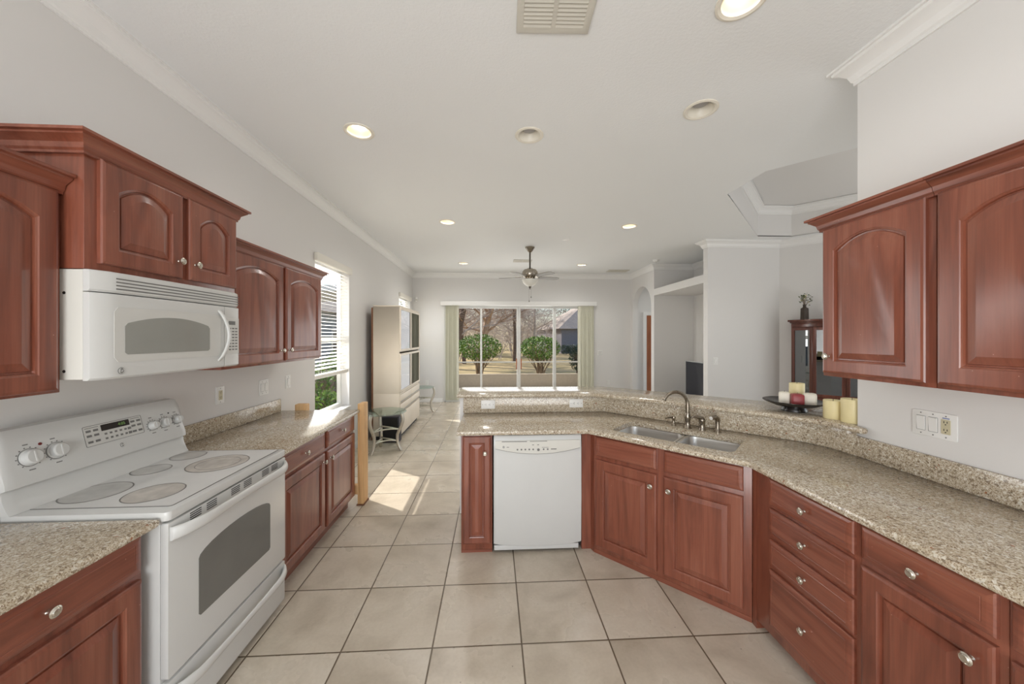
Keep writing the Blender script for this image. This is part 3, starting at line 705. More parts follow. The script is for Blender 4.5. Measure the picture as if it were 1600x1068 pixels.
kb.v = [(0.272 + (v[0] - 0.275) * 0.917, v[1], v[2]) for v in kb.v]
onp(kb).build('key_buttons', 'mark', bgo)  # grey blocks for the keypad buttons, with two text bars
dpo = onp(MB().plate(rrect(0.346, 0.474, 0.116, 0.145, 0.003), [], XZ, -0.0032, -0.0016)).build('display', 'display', bgo)
tx = text('clock_digits', '4:05', 0.020, 'digit', bgo, (0, 0, 0), (0, 0, 0)); tx.matrix_local = PM @ Matrix.Translation((0.438, -0.0036, 0.1305)) @ Matrix.Rotation(pi / 2, 4, 'X')
def emblem(parent, PMx, x, z, r, y=0.0):
    e = MB().lathe([(r, 0.0), (r, 0.0012), (r * 0.9, 0.002), (0, 0.002)], 28, (x, y, z), '-y').xform(PMx).build('emblem', 'mark', parent)
    MB().plate(circle(x, z, r * 0.84, 28), [circle(x, z, r * 0.74, 28)], XZ, y - 0.0028, y - 0.0018).xform(PMx).build('emblem_ring', 'plate', e)
    t_ = text('emblem_letters', 'GE', r * 0.95, 'plate', e, (0, 0, 0), (0, 0, 0), shear=0.3); t_.matrix_local = PMx @ Matrix.Translation((x - r * 0.14, y - 0.0026, z)) @ Matrix.Rotation(pi / 2, 4, 'X')
emblem(bgo, PM, 0.42, 0.028, 0.0105)
# oven door
dr = MB()
dr.plate(rrect(0.004, RW - 0.004, 0.285, 0.885, 0.008), [], XZ, -0.008, 0.020); od = dr.build('oven_door', 'enamel', rg, 0.004)
wl_ = [(0.155, 0.42), (0.615, 0.42), (0.625, 0.43), (0.625, 0.665)] + [(0.385 + 0.24 * cos(radians(a)), 0.665 + 0.05 * sin(radians(a))) for a in range(15, 180, 15)] + [(0.145, 0.665), (0.145, 0.43)]
MB().plate(wl_, [], XZ, -0.0095, -0.0075).build('oven_window', 'oven', od)
hm = MB(); L = []
for k in range(25):
    t = k / 24; x = 0.012 + (RW - 0.024) * t; bow = sin(pi * t)
    y = -0.012 - 0.048 * min(1, bow * 2.2) ** 0.6; z = 0.842 + 0.006 * bow
    w_, h_ = 0.010 + 0.004 * (1 - bow), 0.019 + 0.008 * (1 - bow)
    L.append([(x, y + w_ * cos(a), z + h_ * sin(a)) for a in [2 * pi * q / 14 for q in range(14)]])
hm.loops(L); hm.build('door_handle', 'enamel', od, angle=60)
vs = MB()
for c0 in (0.13, 0.215, 0.36, 0.445, 0.585, 0.665):
    for k in range(4): vs.box(c0 - 0.028, c0 + 0.028, -0.0095, -0.0075, 0.878 - 0.0088 * k - 0.0032, 0.878 - 0.0088 * k)
vs.build('vent_slots', 'dark', od)
sd = MB().plate(rrect(0.004, RW - 0.004, 0.04, 0.270, 0.008), [], XZ, -0.006, 0.020).build('storage_drawer', 'enamel', rg, 0.004)
hm = MB(); L = []
for k in range(25):
    t = k / 24; x = 0.01 + (RW - 0.02) * t; bow = sin(pi * t)
    y = -0.008 - 0.040 * min(1, bow * 2.4) ** 0.6; z = 0.222 - 0.004 * bow
    w_, h_ = 0.009 + 0.004 * (1 - bow), 0.015 + 0.012 * (1 - bow)
    L.append([(x, y + w_ * cos(a), z + h_ * sin(a)) for a in [2 * pi * q / 14 for q in range(14)]])
hm.loops(L); hm.build('drawer_handle', 'enamel', sd, angle=60)

# ------------------------------------------------------------------ over-the-range microwave
mw = thing('microwave', 'white over-the-range microwave above the electric range', 'microwave', (-1.535, 1.412, 1.436), RL)
MWW, MWH = 0.772, 0.4215
MB().box(0.0, MWW, 0.0, 0.44, 0.004, MWH - 0.002).build('case', 'enamel_d', mw, 0.003)
def bowy(x): return -0.045 - 0.012 * (1 - ((x - MWW / 2) / (MWW / 2)) ** 2)
def bowed(x0, x1, z0, z1, n=16, back=-0.001, ease=0.02):
    L = []
    for k in range(n + 1):
        x = x0 + (x1 - x0) * k / n; e = min(x - 0.0, MWW - x); q = 1.0 if e > 0.03 else 0.55 + 0.45 * sin(pi / 2 * e / 0.03)
        y = bowy(x) * q
        L.append([(x, back, z0), (x, y + 0.008, z0), (x, y, z0 + 0.008), (x, y, z1 - 0.004), (x, y + 0.004, z1), (x, back, z1)])
    return MB().loops(L)
bowed(0.0, MWW, 0.338, MWH - 0.002).build('vent_grille', 'enamel', mw, angle=30)
ls = MB()
for k in range(4):
    L = []
    for q in range(17):
        x = 0.07 + (MWW - 0.095) * q / 16; z = 0.352 + 0.0135 * k; y = bowy(x)
        L.append([(x, y - 0.001, z), (x, y + 0.003, z), (x, y + 0.003, z + 0.005), (x, y - 0.001, z + 0.005)])
    ls.loops(L)
ls.build('vent_slots', 'mark', mw)
md = bowed(0.0, 0.628, 0.0, 0.334).build('microwave_door', 'enamel', mw, angle=30)
cp = bowed(0.632, MWW, 0.0, 0.334, 6).build('control_panel', 'enamel', mw, angle=30)
def curved_plate(outline, off, th, n=1):
    m = MB(); o2 = []
    N = len(outline)
    for i in range(N):
        a, b_ = outline[i], outline[(i + 1) % N]; k = max(1, int(abs(b_[0] - a[0]) / 0.03))
        for q in range(k): o2.append((a[0] + (b_[0] - a[0]) * q / k, a[1] + (b_[1] - a[1]) * q / k))
    return m.plate(o2, [], lambda a, b_, t: (a, bowy(a) + t, b_), off, off + th)
def strip_plate(x0, x1, zlo, zhi, off, th, n=20):
    L = []
    for k in range(n + 1):
        x = x0 + (x1 - x0) * k / n; y = bowy(x) + off
        L.append([(x, y, zlo(x)), (x, y, zhi(x)), (x, y + th, zhi(x)), (x, y + th, zlo(x))])
    return MB().loops(L)
def rr_fn(x0, x1, r, base, sgn, curve=0.0):
    def f(x):
        e = min(x - x0, x1 - x); c_ = 0.0 if e >= r else r - sqrt(max(0, r * r - (r - e) ** 2))
        t = 2 * (x - x0) / (x1 - x0) - 1
        return base - sgn * c_ + sgn * curve * (1 - t * t)
    return f
strip_plate(0.062, 0.60, rr_fn(0.062, 0.60, 0.02, 0.065, -1), rr_fn(0.062, 0.60, 0.02, 0.283, 1), -0.0015, 0.002, 40).build('door_inset', 'mwpad', md)
strip_plate(0.10, 0.522, rr_fn(0.10, 0.522, 0.008, 0.094, -1), rr_fn(0.10, 0.522, 0.01, 0.218, 1, 0.034), -0.0026, 0.002, 40).build('door_window', 'mwglass', md)
L = []
for k in range(17):
    t = k / 16; z = 0.035 + 0.275 * t; bow = sin(pi * t)
    y = bowy(0.60) + 0.004 - 0.040 * bow ** 0.7; x = 0.592 + 0.022 * bow
    L.append([(x + (0.010 + 0.003 * (1 - bow)) * cos(a), y + 0.008 * sin(a), z) for a in [2 * pi * q / 12 for q in range(12)]])
MB().loops(L).build('door_handle', 'enamel', md, angle=60)
strip_plate(0.652, 0.748, lambda x: 0.07, lambda x: 0.272, -0.0012, 0.002, 4).build('keypad_panel', 'mwpad', cp)
strip_plate(0.662, 0.716, lambda x: 0.234, lambda x: 0.255, -0.0022, 0.002, 4).build('display', 'mark', cp)
kb = MB()
for r_ in range(8):
    for q in range(3):
        x = 0.672 + 0.026 * q; z = 0.214 - 0.017 * r_; y = bowy(x); kb.box(x - 0.008, x + 0.008, y - 0.0024, y, z - 0.004, z + 0.003)
kb.build('key_buttons', 'mark', cp)  # grey blocks for the microwave keypad buttons
emblem(md, Matrix.Identity(4), 0.088, 0.030, 0.0135, bowy(0.085) - 0.0004)
hl = MB()
for z in (0.036, 0.33): hl.add([(-0.0006, 0.065 + 0.006 * cos(a), z + 0.006 * sin(a)) for a in [2 * pi * q / 10 for q in range(10)]], [tuple(range(10))])
hl.build('screw_holes', 'dark', mw)

# ------------------------------------------------------------------ peninsula cabinets, dishwasher, sink
PY = 2.65      # face frames of the peninsula run
b = base_cab('narrow cherry base cabinet left of the dishwasher', (-0.235, PY, 0), 0, 0.23, 0.55, zb=0.02, flush=True)
door(b, 0.012, 0.218, 0.07, 0.865, 0, (0.176, 0.745), 0.045)
fp = MB().plate([(0.669, PY), (0.738, PY), (0.7512, 2.609), (0.893, 2.750), (0.669, 2.755)], [], XY, 0.0, 0.88).build('filler_panel', 'cherry'); tag(fp, 'cherry filler strip between the dishwasher and the sink cabinet', 'panel')
dw = thing('dishwasher', 'white built-in dishwasher under the granite peninsula', 'dishwasher', (0.0, PY, 0))
DW = 0.665
MB().box(0.004, DW - 0.004, 0.0, 0.54, 0.03, 0.872).build('tub', 'dark', dw)
L = []
for z, y in ((0.062, -0.030), (0.075, -0.036), (0.40, -0.044), (0.78, -0.040), (0.86, -0.034), (0.872, -0.026)):
    pts = []
    for k in range(13):
        t = k / 12; x = 0.006 + (DW - 0.012) * t; yy = y + (0.010 * abs(2 * t - 1) ** 6)
        zz = z + (0.02 * ((2 * t - 1) ** 2) - 0.012 if z < 0.08 else 0)
        pts.append((x, yy, zz))
    L.append(pts + [(DW - 0.006, -0.001, pts[-1][2]), (0.006, -0.001, pts[0][2])])
dd = MB().loops(L).build('dishwasher_door', 'enamel', dw, angle=30)
MB().box(0.008, DW - 0.025, -0.022, -0.001, 0.022, 0.058).build('kick_panel', 'enamel', dw, 0.003)
MB().box(0.03, DW - 0.03, 0.03, 0.5, 0.0, 0.0295).build('plinth', 'dark', dw)
def dwy(x, z): return -0.0405
po = [(0.018, 0.838), (0.018, 0.78)] + [(0.018 + (DW - 0.036) * k / 16, 0.78 - 0.042 * (1 - (2 * k / 16 - 1) ** 2)) for k in range(1, 16)] + [(DW - 0.018, 0.78), (DW - 0.018, 0.838)]
MB().plate(po, [], XZ, -0.0445, -0.036).build('control_panel', 'enamel_d', dd)
L1 = [(a, b_) for a, b_ in po[1:18]]
em = MB(); em.tube([(a, -0.0445, b_) for a, b_ in L1], 0.0013, 6); em.build('panel_edge', 'mark', dd)
sl = MB(); sl.box(0.065, 0.25, -0.0455, -0.044, 0.829, 0.834); sl.box(0.272, 0.40, -0.0455, -0.044, 0.830, 0.834); sl.build('vent_slot', 'mark', dd)
bt = MB()
for x in (0.18, 0.209, 0.238, 0.267, 0.296, 0.374, 0.404): bt.plate(circle(x, 0.772, 0.0065, 10), [], XZ, -0.0453, -0.044)
bt.plate(circle(0.335, 0.769, 0.010, 14), [], XZ, -0.0455, -0.044); bt.build('button_print', 'mark', dd)
MB().box(0.289, 0.302, -0.0453, -0.044, 0.803, 0.808).build('status_print', 'mark', dd); MB().box(0.327, 0.339, -0.0453, -0.044, 0.803, 0.808).build('status_print', 'mark', dd)
MB().box(0.36, 0.41, -0.0453, -0.044, 0.785, 0.7875).build('lettering', 'mark', dd); MB().box(0.428, 0.47, -0.0453, -0.044, 0.770, 0.776).build('lettering', 'mark', dd); MB().box(0.10, 0.118, -0.0453, -0.044, 0.789, 0.793).build('lettering', 'mark', dd)
emblem(dd, Matrix.Identity(4), 0.078, 0.792, 0.008, -0.0445)

P1 = (0.752, 2.607); R45 = -pi / 4
skb = base_cab('angled cherry sink cabinet with two false drawers and two doors', (P1[0], P1[1], 0), R45, 0.985, 0.50, zb=0.03, flush=True, hollow=True)
drawer(skb, 0.02, 0.462, 0.73, 0.865, False, 'false_drawer_front'); drawer(skb, 0.512, 0.945, 0.73, 0.865, False, 'false_drawer_front')
door(skb, 0.02, 0.465, 0.065, 0.70, 0, (0.43, 0.62)); door(skb, 0.508, 0.945, 0.065, 0.70, 0, (0.545, 0.62))
RX = 1.447
fp = MB().plate([(1.4495, 1.9085), (1.4475, 1.8755), (1.62, 1.8755), (1.62, 2.075)], [], XY, 0.0, 0.88).build('filler_panel', 'cherry'); tag(fp, 'cherry corner filler between the sink cabinet and the four drawer stack', 'panel')
b = base_cab('cherry base cabinet with a stack of four drawers beside the sink cabinet', (RX, 1.875, 0), RR, 0.555, 0.62)
drawer(b, 0.105, 0.538, 0.735, 0.868); drawer(b, 0.105, 0.538, 0.572, 0.715); drawer(b, 0.105, 0.538, 0.415, 0.555); drawer(b, 0.105, 0.538, 0.105, 0.398)
b = base_cab('cherry base cabinet with one drawer and one door beside the four drawer stack', (RX, 1.319, 0), RR, 0.40, 0.62)
drawer(b, 0.012, 0.382, 0.738, 0.868); door(b, 0.012, 0.382, 0.10, 0.715, 0, (0.338, 0.645), kr=0.0175)
b = base_cab('cherry base cabinet cut off by the right edge of the photo', (RX, 0.918, 0), RR, 0.60, 0.62)
drawer(b, 0.012, 0.585, 0.738, 0.868); door(b, 0.012, 0.585, 0.10, 0.705, 0, (0.06, 0.64))

# worktop of the peninsula, sink and right run (one piece) with the sink cut-out
def sk(u, v, z=None):
    x, y = P1[0] + S45 * (u + v), P1[1] + S45 * (v - u)
    return (x, y) if z is None else (x, y, z)
hole_uv = rrect(0.105, 0.885, 0.062, 0.43, 0.05, 5)
hole_xy = [sk(u, v) for u, v in hole_uv]
wt = thing('worktop', 'speckled granite worktop over the peninsula, the sink and the right run', 'worktop', (1.0, 2.4, CT0))
T = Matrix.Translation((-1.0, -2.4, -CT0))
front = [(-0.268, 2.592), (0.705, 2.592), (1.404, 1.878), (1.404, 0.3), (WR - 0.002, 0.3), (WR - 0.002, 2.15), (1.035, 3.235), (-0.268, 3.235)]
slab(front, [hole_xy], CT0, CT1).xform(T).build('counter_slab', 'granite', wt)
curve = [(1.74 + 0.35 * cos(radians(a)), 2.007 + 0.35 * sin(radians(a))) for a in range(45, -1, -5)]
outer_c = [(1.74 + 0.369 * cos(radians(a)), 2.007 + 0.369 * sin(radians(a))) for a in range(0, 46, 5)]
sp = MB().plate([(-0.268, 3.222), (1.02, 3.222)] + curve + [(2.09, 1.9445), (2.109, 1.9445)] + outer_c + [(1.03, 3.244), (-0.268, 3.244)], [], XY, CT1 + 0.0005, 1.0545)
sp.box(2.09, 2.109, 0.3, 1.944, CT1 + 0.0005, 1.032)
sp.xform(T).build('backsplash', 'granite', wt, 0.0015)
# raised bar top
def arc(cx, cy, r, a0, a1, n): return [(cx + r * cos(radians(a0 + (a1 - a0) * k / n)), cy + r * sin(radians(a0 + (a1 - a0) * k / n))) for k in range(n + 1)]
bar = [(-0.325, 3.185), (0.93, 3.175), (1.345, 2.81), (1.85, 2.305), (1.96, 2.165), (2.02, 2.085), (2.045, 1.985), (2.05, 1.90)] + arc(2.077, 1.895, 0.027, 190, 350, 6) + [(2.106, 1.90), (2.108, 1.947), (2.55, 1.947), (2.55, 2.39), (1.14, 3.63), (-0.325, 3.645)]
bt_ = thing('bar_top', 'raised speckled granite bar top on the low wall behind the sink', 'bar top', (1.0, 2.8, 1.056))
slab(bar, [], 1.056, 1.09, 0.013).xform(Matrix.Translation((-1.0, -2.8, -1.056))).build('bar_slab', 'granite', bt_)

# sink
sn = thing('sink', 'double bowl stainless sink set under the granite worktop', 'sink', (P1[0], P1[1], 0), R45)
def basin(m, u0, u1, v0, v1, depth, zr=0.8795):
    L = []
    for d, z in ((-0.016, zr), (-0.016, zr - 0.003), (0.0, zr - 0.003), (0.004, zr - 0.02), (0.010, zr - depth + 0.05), (0.022, zr - depth + 0.015), (0.05, zr - depth)):
        L.append([(x, y, z) for x, y in rrect(u0 + d, u1 - d, v0 + d, v1 - d, 0.055 if d < 0.03 else 0.04, 5)])
    m.loops(L, False, True)
for nm, (u0, u1, v0, v1) in (('left_bowl', (0.098, 0.502, 0.058, 0.436)), ('right_bowl', (0.538, 0.892, 0.058, 0.436))):
    m = MB(); basin(m, u0, u1, v0, v1, 0.19); o = m.build('bowl', 'steel', sn, angle=50)
    cx, cy = (u0 + u1) / 2, (v0 + v1) / 2
    MB().lathe([(0.045, 0.6905), (0.044, 0.6925), (0.03, 0.6925), (0.028, 0.690)], 24, (cx, cy, 0)).build('drain', 'nickel', o)
MB().box(0.516, 0.524, 0.08, 0.41, 0.872, 0.8765).build('divider', 'steel', sn, 0.002)

def on_ct(name, label, cat, u, v, rz=R45): return thing(name, label, cat, sk(u, v, CT1 + 0.0002), rz)
fa = on_ct('faucet', 'brushed nickel high arc faucet behind the sink', 'faucet', 0.508, 0.505)
MB().lathe([(0.030, 0), (0.030, 0.004), (0.024, 0.012), (0.019, 0.03), (0.0185, 0.055), (0.023, 0.075), (0.0215, 0.095), (0.0165, 0.115), (0.0, 0.118)], 24).build('base', 'bronze', fa)
pts = []
dirv = Vector((-0.128, -0.155, 0)); Ld = dirv.length; dn = dirv.normalized()
for k in range(6): pts.append((0, 0, 0.10 + 0.08 * k / 5))
R_ = Ld / 2 * 0.99
for k in range(1, 15):
    a = radians(180 - 152 * k / 14); c_ = R_ + R_ * cos(a); pts.append((dn.x * c_, dn.y * c_, 0.18 + R_ * 0.94 * sin(a)))
MB().tube(pts, [0.0155] * 6 + [0.0145 - 0.0002 * k for k in range(14)], 14).build('spout', 'bronze', fa, angle=60)
e = Vector(pts[-1]); e2 = e + (e - Vector(pts[-2])).normalized() * 0.012
MB().tube([e, e2], 0.0155, 14).build('aerator', 'bronze', fa)
fh = on_ct('lever_tap', 'brushed nickel lever tap right of the faucet', 'tap', 0.605, 0.515)
MB().lathe([(0.026, 0), (0.026, 0.004), (0.021, 0.012), (0.020, 0.06), (0.023, 0.066), (0.022, 0.078), (0.014, 0.09), (0, 0.094)], 24).build('base', 'bronze', fh)
MB().tube([(0, 0, 0.082), (-0.02, -0.03, 0.096), (-0.045, -0.06, 0.10), (-0.055, -0.07, 0.094)], [0.016, 0.0125, 0.009, 0.006], 12).build('lever', 'bronze', fh, angle=60)
spr = on_ct('side_sprayer', 'brushed nickel side sprayer at the right of the sink taps', 'sprayer', 0.703, 0.53)
MB().lathe([(0.026, 0), (0.026, 0.006), (0.019, 0.014), (0.0145, 0.03), (0.015, 0.075), (0, 0.078)], 24).build('holder', 'bronze', spr)
MB().tube([(0, 0, 0.07), (0, 0, 0.095), (-0.012, -0.02, 0.108), (-0.03, -0.045, 0.102)], [0.0145, 0.018, 0.017, 0.013], 12).build('spray_head', 'bronze', spr, angle=60)
MB().tube([(-0.028, -0.042, 0.1025), (-0.034, -0.051, 0.0995)], 0.0125, 12).build('nozzle', 'plate', spr)
sd_ = on_ct('soap_dispenser', 'brushed nickel soap pump left of the faucet', 'soap dispenser', 0.40, 0.53)
MB().lathe([(0.021, 0), (0.021, 0.004), (0.014, 0.012), (0.010, 0.025), (0.010, 0.05), (0.013, 0.055), (0.012, 0.066), (0, 0.068)], 20).build('base', 'bronze', sd_)
MB().tube([(0, 0, 0.058), (-0.02, -0.04, 0.062), (-0.038, -0.076, 0.058)], [0.009, 0.0065, 0.005], 10).build('spout', 'bronze', sd_, angle=60)

# ------------------------------------------------------------------ right wall cabinets
u = wall_cab('cherry wall cabinet with arched door at the open end of the right wall', (1.775, 1.815, 0), RR, 0.487, 0.333, 1.395, 2.185, (True, False))
door(u, 0.012, 0.462, 1.413, 2.172, 0.06, (0.052, 1.50), 0.062)
u = wall_cab('cherry wall cabinet with arched door cut by the right edge of the photo', (1.775, 1.326, 0), RR, 0.49, 0.333, 1.395, 2.185, (False, False))
door(u, 0.012, 0.472, 1.413, 2.172, 0.06, None, 0.07)

# ------------------------------------------------------------------ wall plates
def plate_thing(label, cat, loc, rz, w, h, gangs, horiz=False):
    """face on local -y; gangs: list of (x, kind)"""
    name = 'outlet' if cat == 'outlet' else 'light_switch'
    r = thing(name, label, cat, loc, rz, 'white wall plates')
    MB().plate(rrect(-w / 2, w / 2, -h / 2, h / 2, 0.006), [], XZ, -0.007, -0.0003).build('cover_plate', 'plate', r, 0.002)
    for x, k in gangs:
        if k == 'rocker':
            MB().loops([[(x - 0.017, -0.0072, -0.034), (x + 0.017, -0.0072, -0.034), (x + 0.017, -0.0072, 0.034), (x - 0.017, -0.0072, 0.034)],
                        [(x - 0.016, -0.0085, -0.033), (x + 0.016, -0.0085, -0.033), (x + 0.016, -0.012, 0.033), (x - 0.016, -0.012, 0.033)]]).build('rocker', 'plate', r)
            MB().plate(rrect(x - 0.0185, x + 0.0185, -0.0355, 0.0355, 0.002), [rrect(x - 0.0172, x + 0.0172, -0.0342, 0.0342, 0.002)], XZ, -0.0074, -0.006).build('rocker_gap', 'mark', r)
        else:
            col = 'almond' if k in ('gfci', 'almond') else 'plate'
            fw, fh = (0.034, 0.017) if horiz else (0.017, 0.034)
            f = MB().plate(rrect(x - fw, x + fw, -fh, fh, 0.003), [], XZ, -0.0095, -0.006).build('socket_face', col, r)
            sl = MB()
            for s_ in (-1, 1):
                cx, cz = (x + s_ * 0.018, 0) if horiz else (x, s_ * 0.018)
                for q in (-0.006, 0.006):
                    if horiz: sl.box(cx - 0.004, cx + 0.004, -0.0102, -0.009, cz + q - 0.0012, cz + q + 0.0012)
                    else: sl.box(cx + q - 0.0012, cx + q + 0.0012, -0.0102, -0.009, cz - 0.0005, cz + 0.0085)
                a_, b_ = (cx - 0.009 if horiz else cx), (cz if horiz else cz - 0.007)
                sl.plate(circle(a_, b_, 0.0026, 10), [], XZ, -0.0102, -0.009)
            sl.build('socket_holes', 'dark', f)
            if k == 'gfci': MB().box(x - 0.013, x + 0.013, -0.0078, -0.0068, 0.0375, 0.042).build('rating_sticker', plain('blue_sticker', (110, 124, 176), 0.4), f)
    sm = MB()
    for x, k in gangs:
        for z in (-0.049, 0.049):
            if horiz: sm.lathe([(0.003, 0.0), (0.003, 0.001), (0, 0.0014)], 8, (x + z * 1.0, -0.007, 0.0), '-y')
            else: sm.lathe([(0.003, 0.0), (0.003, 0.001), (0, 0.0014)], 8, (x, -0.007, z), '-y')
    sm.build('screws', 'mark', r)
    return r
plate_thing('almond faced outlet on the left wall nearest the range', 'outlet', (WL, 2.68, 1.18), RL, 0.076, 0.125, [(0, 'almond')])
plate_thing('double rocker switch on the left wall above the backsplash', 'light switch', (WL, 3.173, 1.168), RL, 0.12, 0.13, [(-0.026, 'rocker'), (0.026, 'rocker')])
plate_thing('single rocker switch on the left wall nearest the window', 'light switch', (WL, 3.535, 1.17), RL, 0.076, 0.125, [(0, 'rocker')])
plate_thing('triple plate with two rockers and an almond outlet under the right wall cabinets', 'light switch', (WR, 1.585, 1.182), RR, 0.172, 0.122, [(-0.05, 'rocker'), (-0.002, 'rocker'), (0.047, 'gfci')])
plate_thing('sideways white outlet in the bar splash nearest the left end', 'outlet', (-0.045, 3.222, 0.99), 0, 0.124, 0.076, [(0, 'white')], True)
plate_thing('sideways white outlet in the bar splash toward the sink corner', 'outlet', (0.762, 3.222, 0.994), 0, 0.124, 0.076, [(0, 'white')], True)
plate_thing('white switch on the far wall right of the sliding door', 'light switch', (2.712, WB, 1.20), 0, 0.12, 0.13, [(-0.026, 'rocker'), (0.026, 'rocker')])
plate_thing('white outlet low on the far wall right of the sliding door', 'outlet', (2.91, WB, 0.457), 0, 0.076, 0.12, [(0, 'white')])
plate_thing('white outlet low on the far wall behind the far glass table', 'outlet', (-1.63, WB, 0.472), 0, 0.076, 0.12, [(0, 'white')])
plate_thing('white switch on the grey wall beside the niche column', 'light switch', (3.63, YC, 1.21), 0, 0.076, 0.12, [(0, 'rocker')])
ms = thing('motion_sensor', 'small white motion sensor high in the far left corner', 'sensor', (-1.93, WB - 0.003, 2.53), radians(40))
MB().loops([[(-0.03, 0.0, -0.06), (0.03, 0.0, -0.06), (0.03, 0.0, 0.06), (-0.03, 0.0, 0.06)], [(-0.03, -0.03, -0.05), (0.03, -0.03, -0.05), (0.03, -0.045, 0.055), (-0.03, -0.045, 0.055)]]).xform(Matrix.Translation((0.02, -0.03, 0))).build('housing', 'plate', ms, 0.006)
MB().box(0.0, 0.04, -0.075, -0.062, -0.03, 0.0).build('sensor_lens', 'vent', ms, 0.003)

# ------------------------------------------------------------------ candles and dish on the bar
BZ = 1.0902
ds = thing('candle_dish', 'black footed dish holding candles on the raised bar', 'dish', (2.085, 2.35, BZ))
MB().lathe([(0.0, 0.0), (0.074, 0.0), (0.076, 0.008), (0.068, 0.022), (0.066, 0.028), (0.12, 0.040), (0.172, 0.062), (0.182, 0.070), (0.180, 0.073), (0.165, 0.066), (0.11, 0.048), (0.0, 0.044)], 48).build('bowl', 'bowl', ds, angle=50)
def candle(label, x, y, z, r, h, mat, square=False, rz=0.0, group=None):
    c = thing('candle', label, 'candle', (x, y, z), rz, group)
    if square:
        L = [[(a, b_, zz) for a, b_ in rrect(-r * k, r * k, -r * k, r * k, 0.25 * r * k, 3)] for k, zz in ((0.96, 0), (1.0, 0.004), (1.0, h * 0.84), (0.9, h * 0.93), (0.5, h * 0.99), (0.15, h))]
        MB().loops(L).build('wax', mat, c, angle=30)
    else:
        MB().lathe([(r * 0.97, 0), (r, 0.003), (r, h - 0.004), (r * 0.97, h), (r * 0.86, h - 0.001), (r * 0.6, h - 0.006), (0, h - 0.008)], 32).build('wax', mat, c, angle=40)
    MB().tube([(0, 0, h - 0.009), (0.001, 0, h + 0.006)], 0.0015, 6).build('wick', 'wick', c)
    return c
candle('tall cream pillar candle at the back of the black dish', 2.158, 2.41, BZ + 0.049, 0.045, 0.135, 'candle')
candle('white square candle at the left of the black dish', 2.03, 2.37, BZ + 0.049, 0.031, 0.082, 'candle_w', True, radians(-38))
candle('dark red square candle at the front of the black dish', 2.058, 2.295, BZ + 0.049, 0.034, 0.080, 'candle_r', True, radians(-30))
candle('white square candle at the right of the black dish', 2.140, 2.285, BZ + 0.049, 0.035, 0.084, 'candle_w', True, radians(-42))
candle('shorter plain cream pillar candle beside the black dish', 2.135, 2.118, BZ, 0.049, 0.115, 'candle')
candle('taller scuffed cream pillar candle touching the corner of the right wall', 2.148, 2.012, BZ, 0.052, 0.140, 'candle')

# ------------------------------------------------------------------ china cabinet with vase
HK = 9.80
hc = thing('china_cabinet', 'mahogany china cabinet with canted glass doors against the dining wall', 'china cabinet', (4.575, HK - 4.575, 0), R45)
# local x along the wall, y into the wall; outline with canted ends
def hut(fr, d, w=1.25, cant=0.26): return [(0 - d, 0.365), (0 - d, 0.16 - d * 0.4), (cant, -fr - d), (w - cant, -fr - d), (w + d, 0.16 - d * 0.4), (w + d, 0.365)]
MB().plate(hut(0.03, 0.0), [], XY, 0.0, 0.62).build('base_carcass', 'mahog', hc, 0.004)
MB().plate(hut(0.05, 0.02), [], XY, 0.6205, 0.66).build('waist_molding', 'mahog', hc, 0.008)
MB().plate(hut(0.0, 0.0), [], XY, 0.6605, 0.70).build('upper_floor', 'mahog', hc, 0.004)
MB().plate(hut(0.0, 0.0), [], XY, 1.76, 1.80).build('frieze', 'mahog', hc)
cr = MB(); cr.plate(hut(0.0, 0.0), [], XY, 1.8005, 1.82); cr.plate(hut(0.0, 0.02), [], XY, 1.82, 1.84); cr.plate(hut(0.0, 0.045), [], XY, 1.84, 1.87); cr.build('cornice', 'mahog', hc, 0.004)
MB().box(0.0, 1.25, 0.345, 0.365, 0.70, 1.76).build('back_panel', 'mahog', hc)
MB().plate(hut(-0.02, -0.02), [], XY, 1.04, 1.05).build('shelf', 'mahog', hc); MB().plate(hut(-0.02, -0.02), [], XY, 1.38, 1.39).build('shelf', 'mahog', hc)
MB().box(0.0, 0.02, 0.17, 0.345, 0.70, 1.76).build('side_panel', 'mahog', hc); MB().box(1.23, 1.25, 0.17, 0.345, 0.70, 1.76).build('side_panel', 'mahog', hc)
def hdoor(a, b_, z0=0.705, z1=1.755):
    a, b_ = Vector(a), Vector(b_); d = (b_ - a); Ln = d.length; d.normalize(); ang = atan2(d.y, d.x)
    X = Matrix.Translation((a.x, a.y, 0)) @ Matrix.Rotation(ang, 4, 'Z'); s_ = 0.045
    o = MB().plate([(0.002, z0), (Ln - 0.002, z0), (Ln - 0.002, z1), (0.002, z1)], [[(s_, z0 + 0.05), (Ln - s_, z0 + 0.05), (Ln - s_, z1 - 0.05), (s_, z1 - 0.05)]], XZ, 0.0, 0.022).xform(X).build('glass_door', 'mahog', hc, 0.003)
    MB().box(s_ - 0.004, Ln - s_ + 0.004, 0.010, 0.014, z0 + 0.046, z1 - 0.046).xform(X).build('pane', 'cabgl', o)
    return o
hdoor((0, 0.16), (0.26, 0.0)); hdoor((0.26, 0), (0.625, 0)); hdoor((0.625, 0), (0.99, 0)); hdoor((0.99, 0.0), (1.25, 0.16))
vz = thing('vase', 'small square brown vase with cream blossom on the china cabinet', 'vase', (4.575 + S45 * (0.16 + 0.2), HK - 4.575 + S45 * (0.2 - 0.16), 1.8705))
MB().loops([[(a * 1.3, b_ * 1.3, z * 1.1) for a, b_ in rrect(-w, w, -w, w, 0.006, 2)] for w, z in ((0.026, 0), (0.030, 0.004), (0.028, 0.16), (0.014, 0.175), (0.012, 0.20), (0.016, 0.215))]).build('vase_body', 'vase', vz, angle=40)
st = MB(); lf = MB(); pt = MB(); rs = random.Random(3)
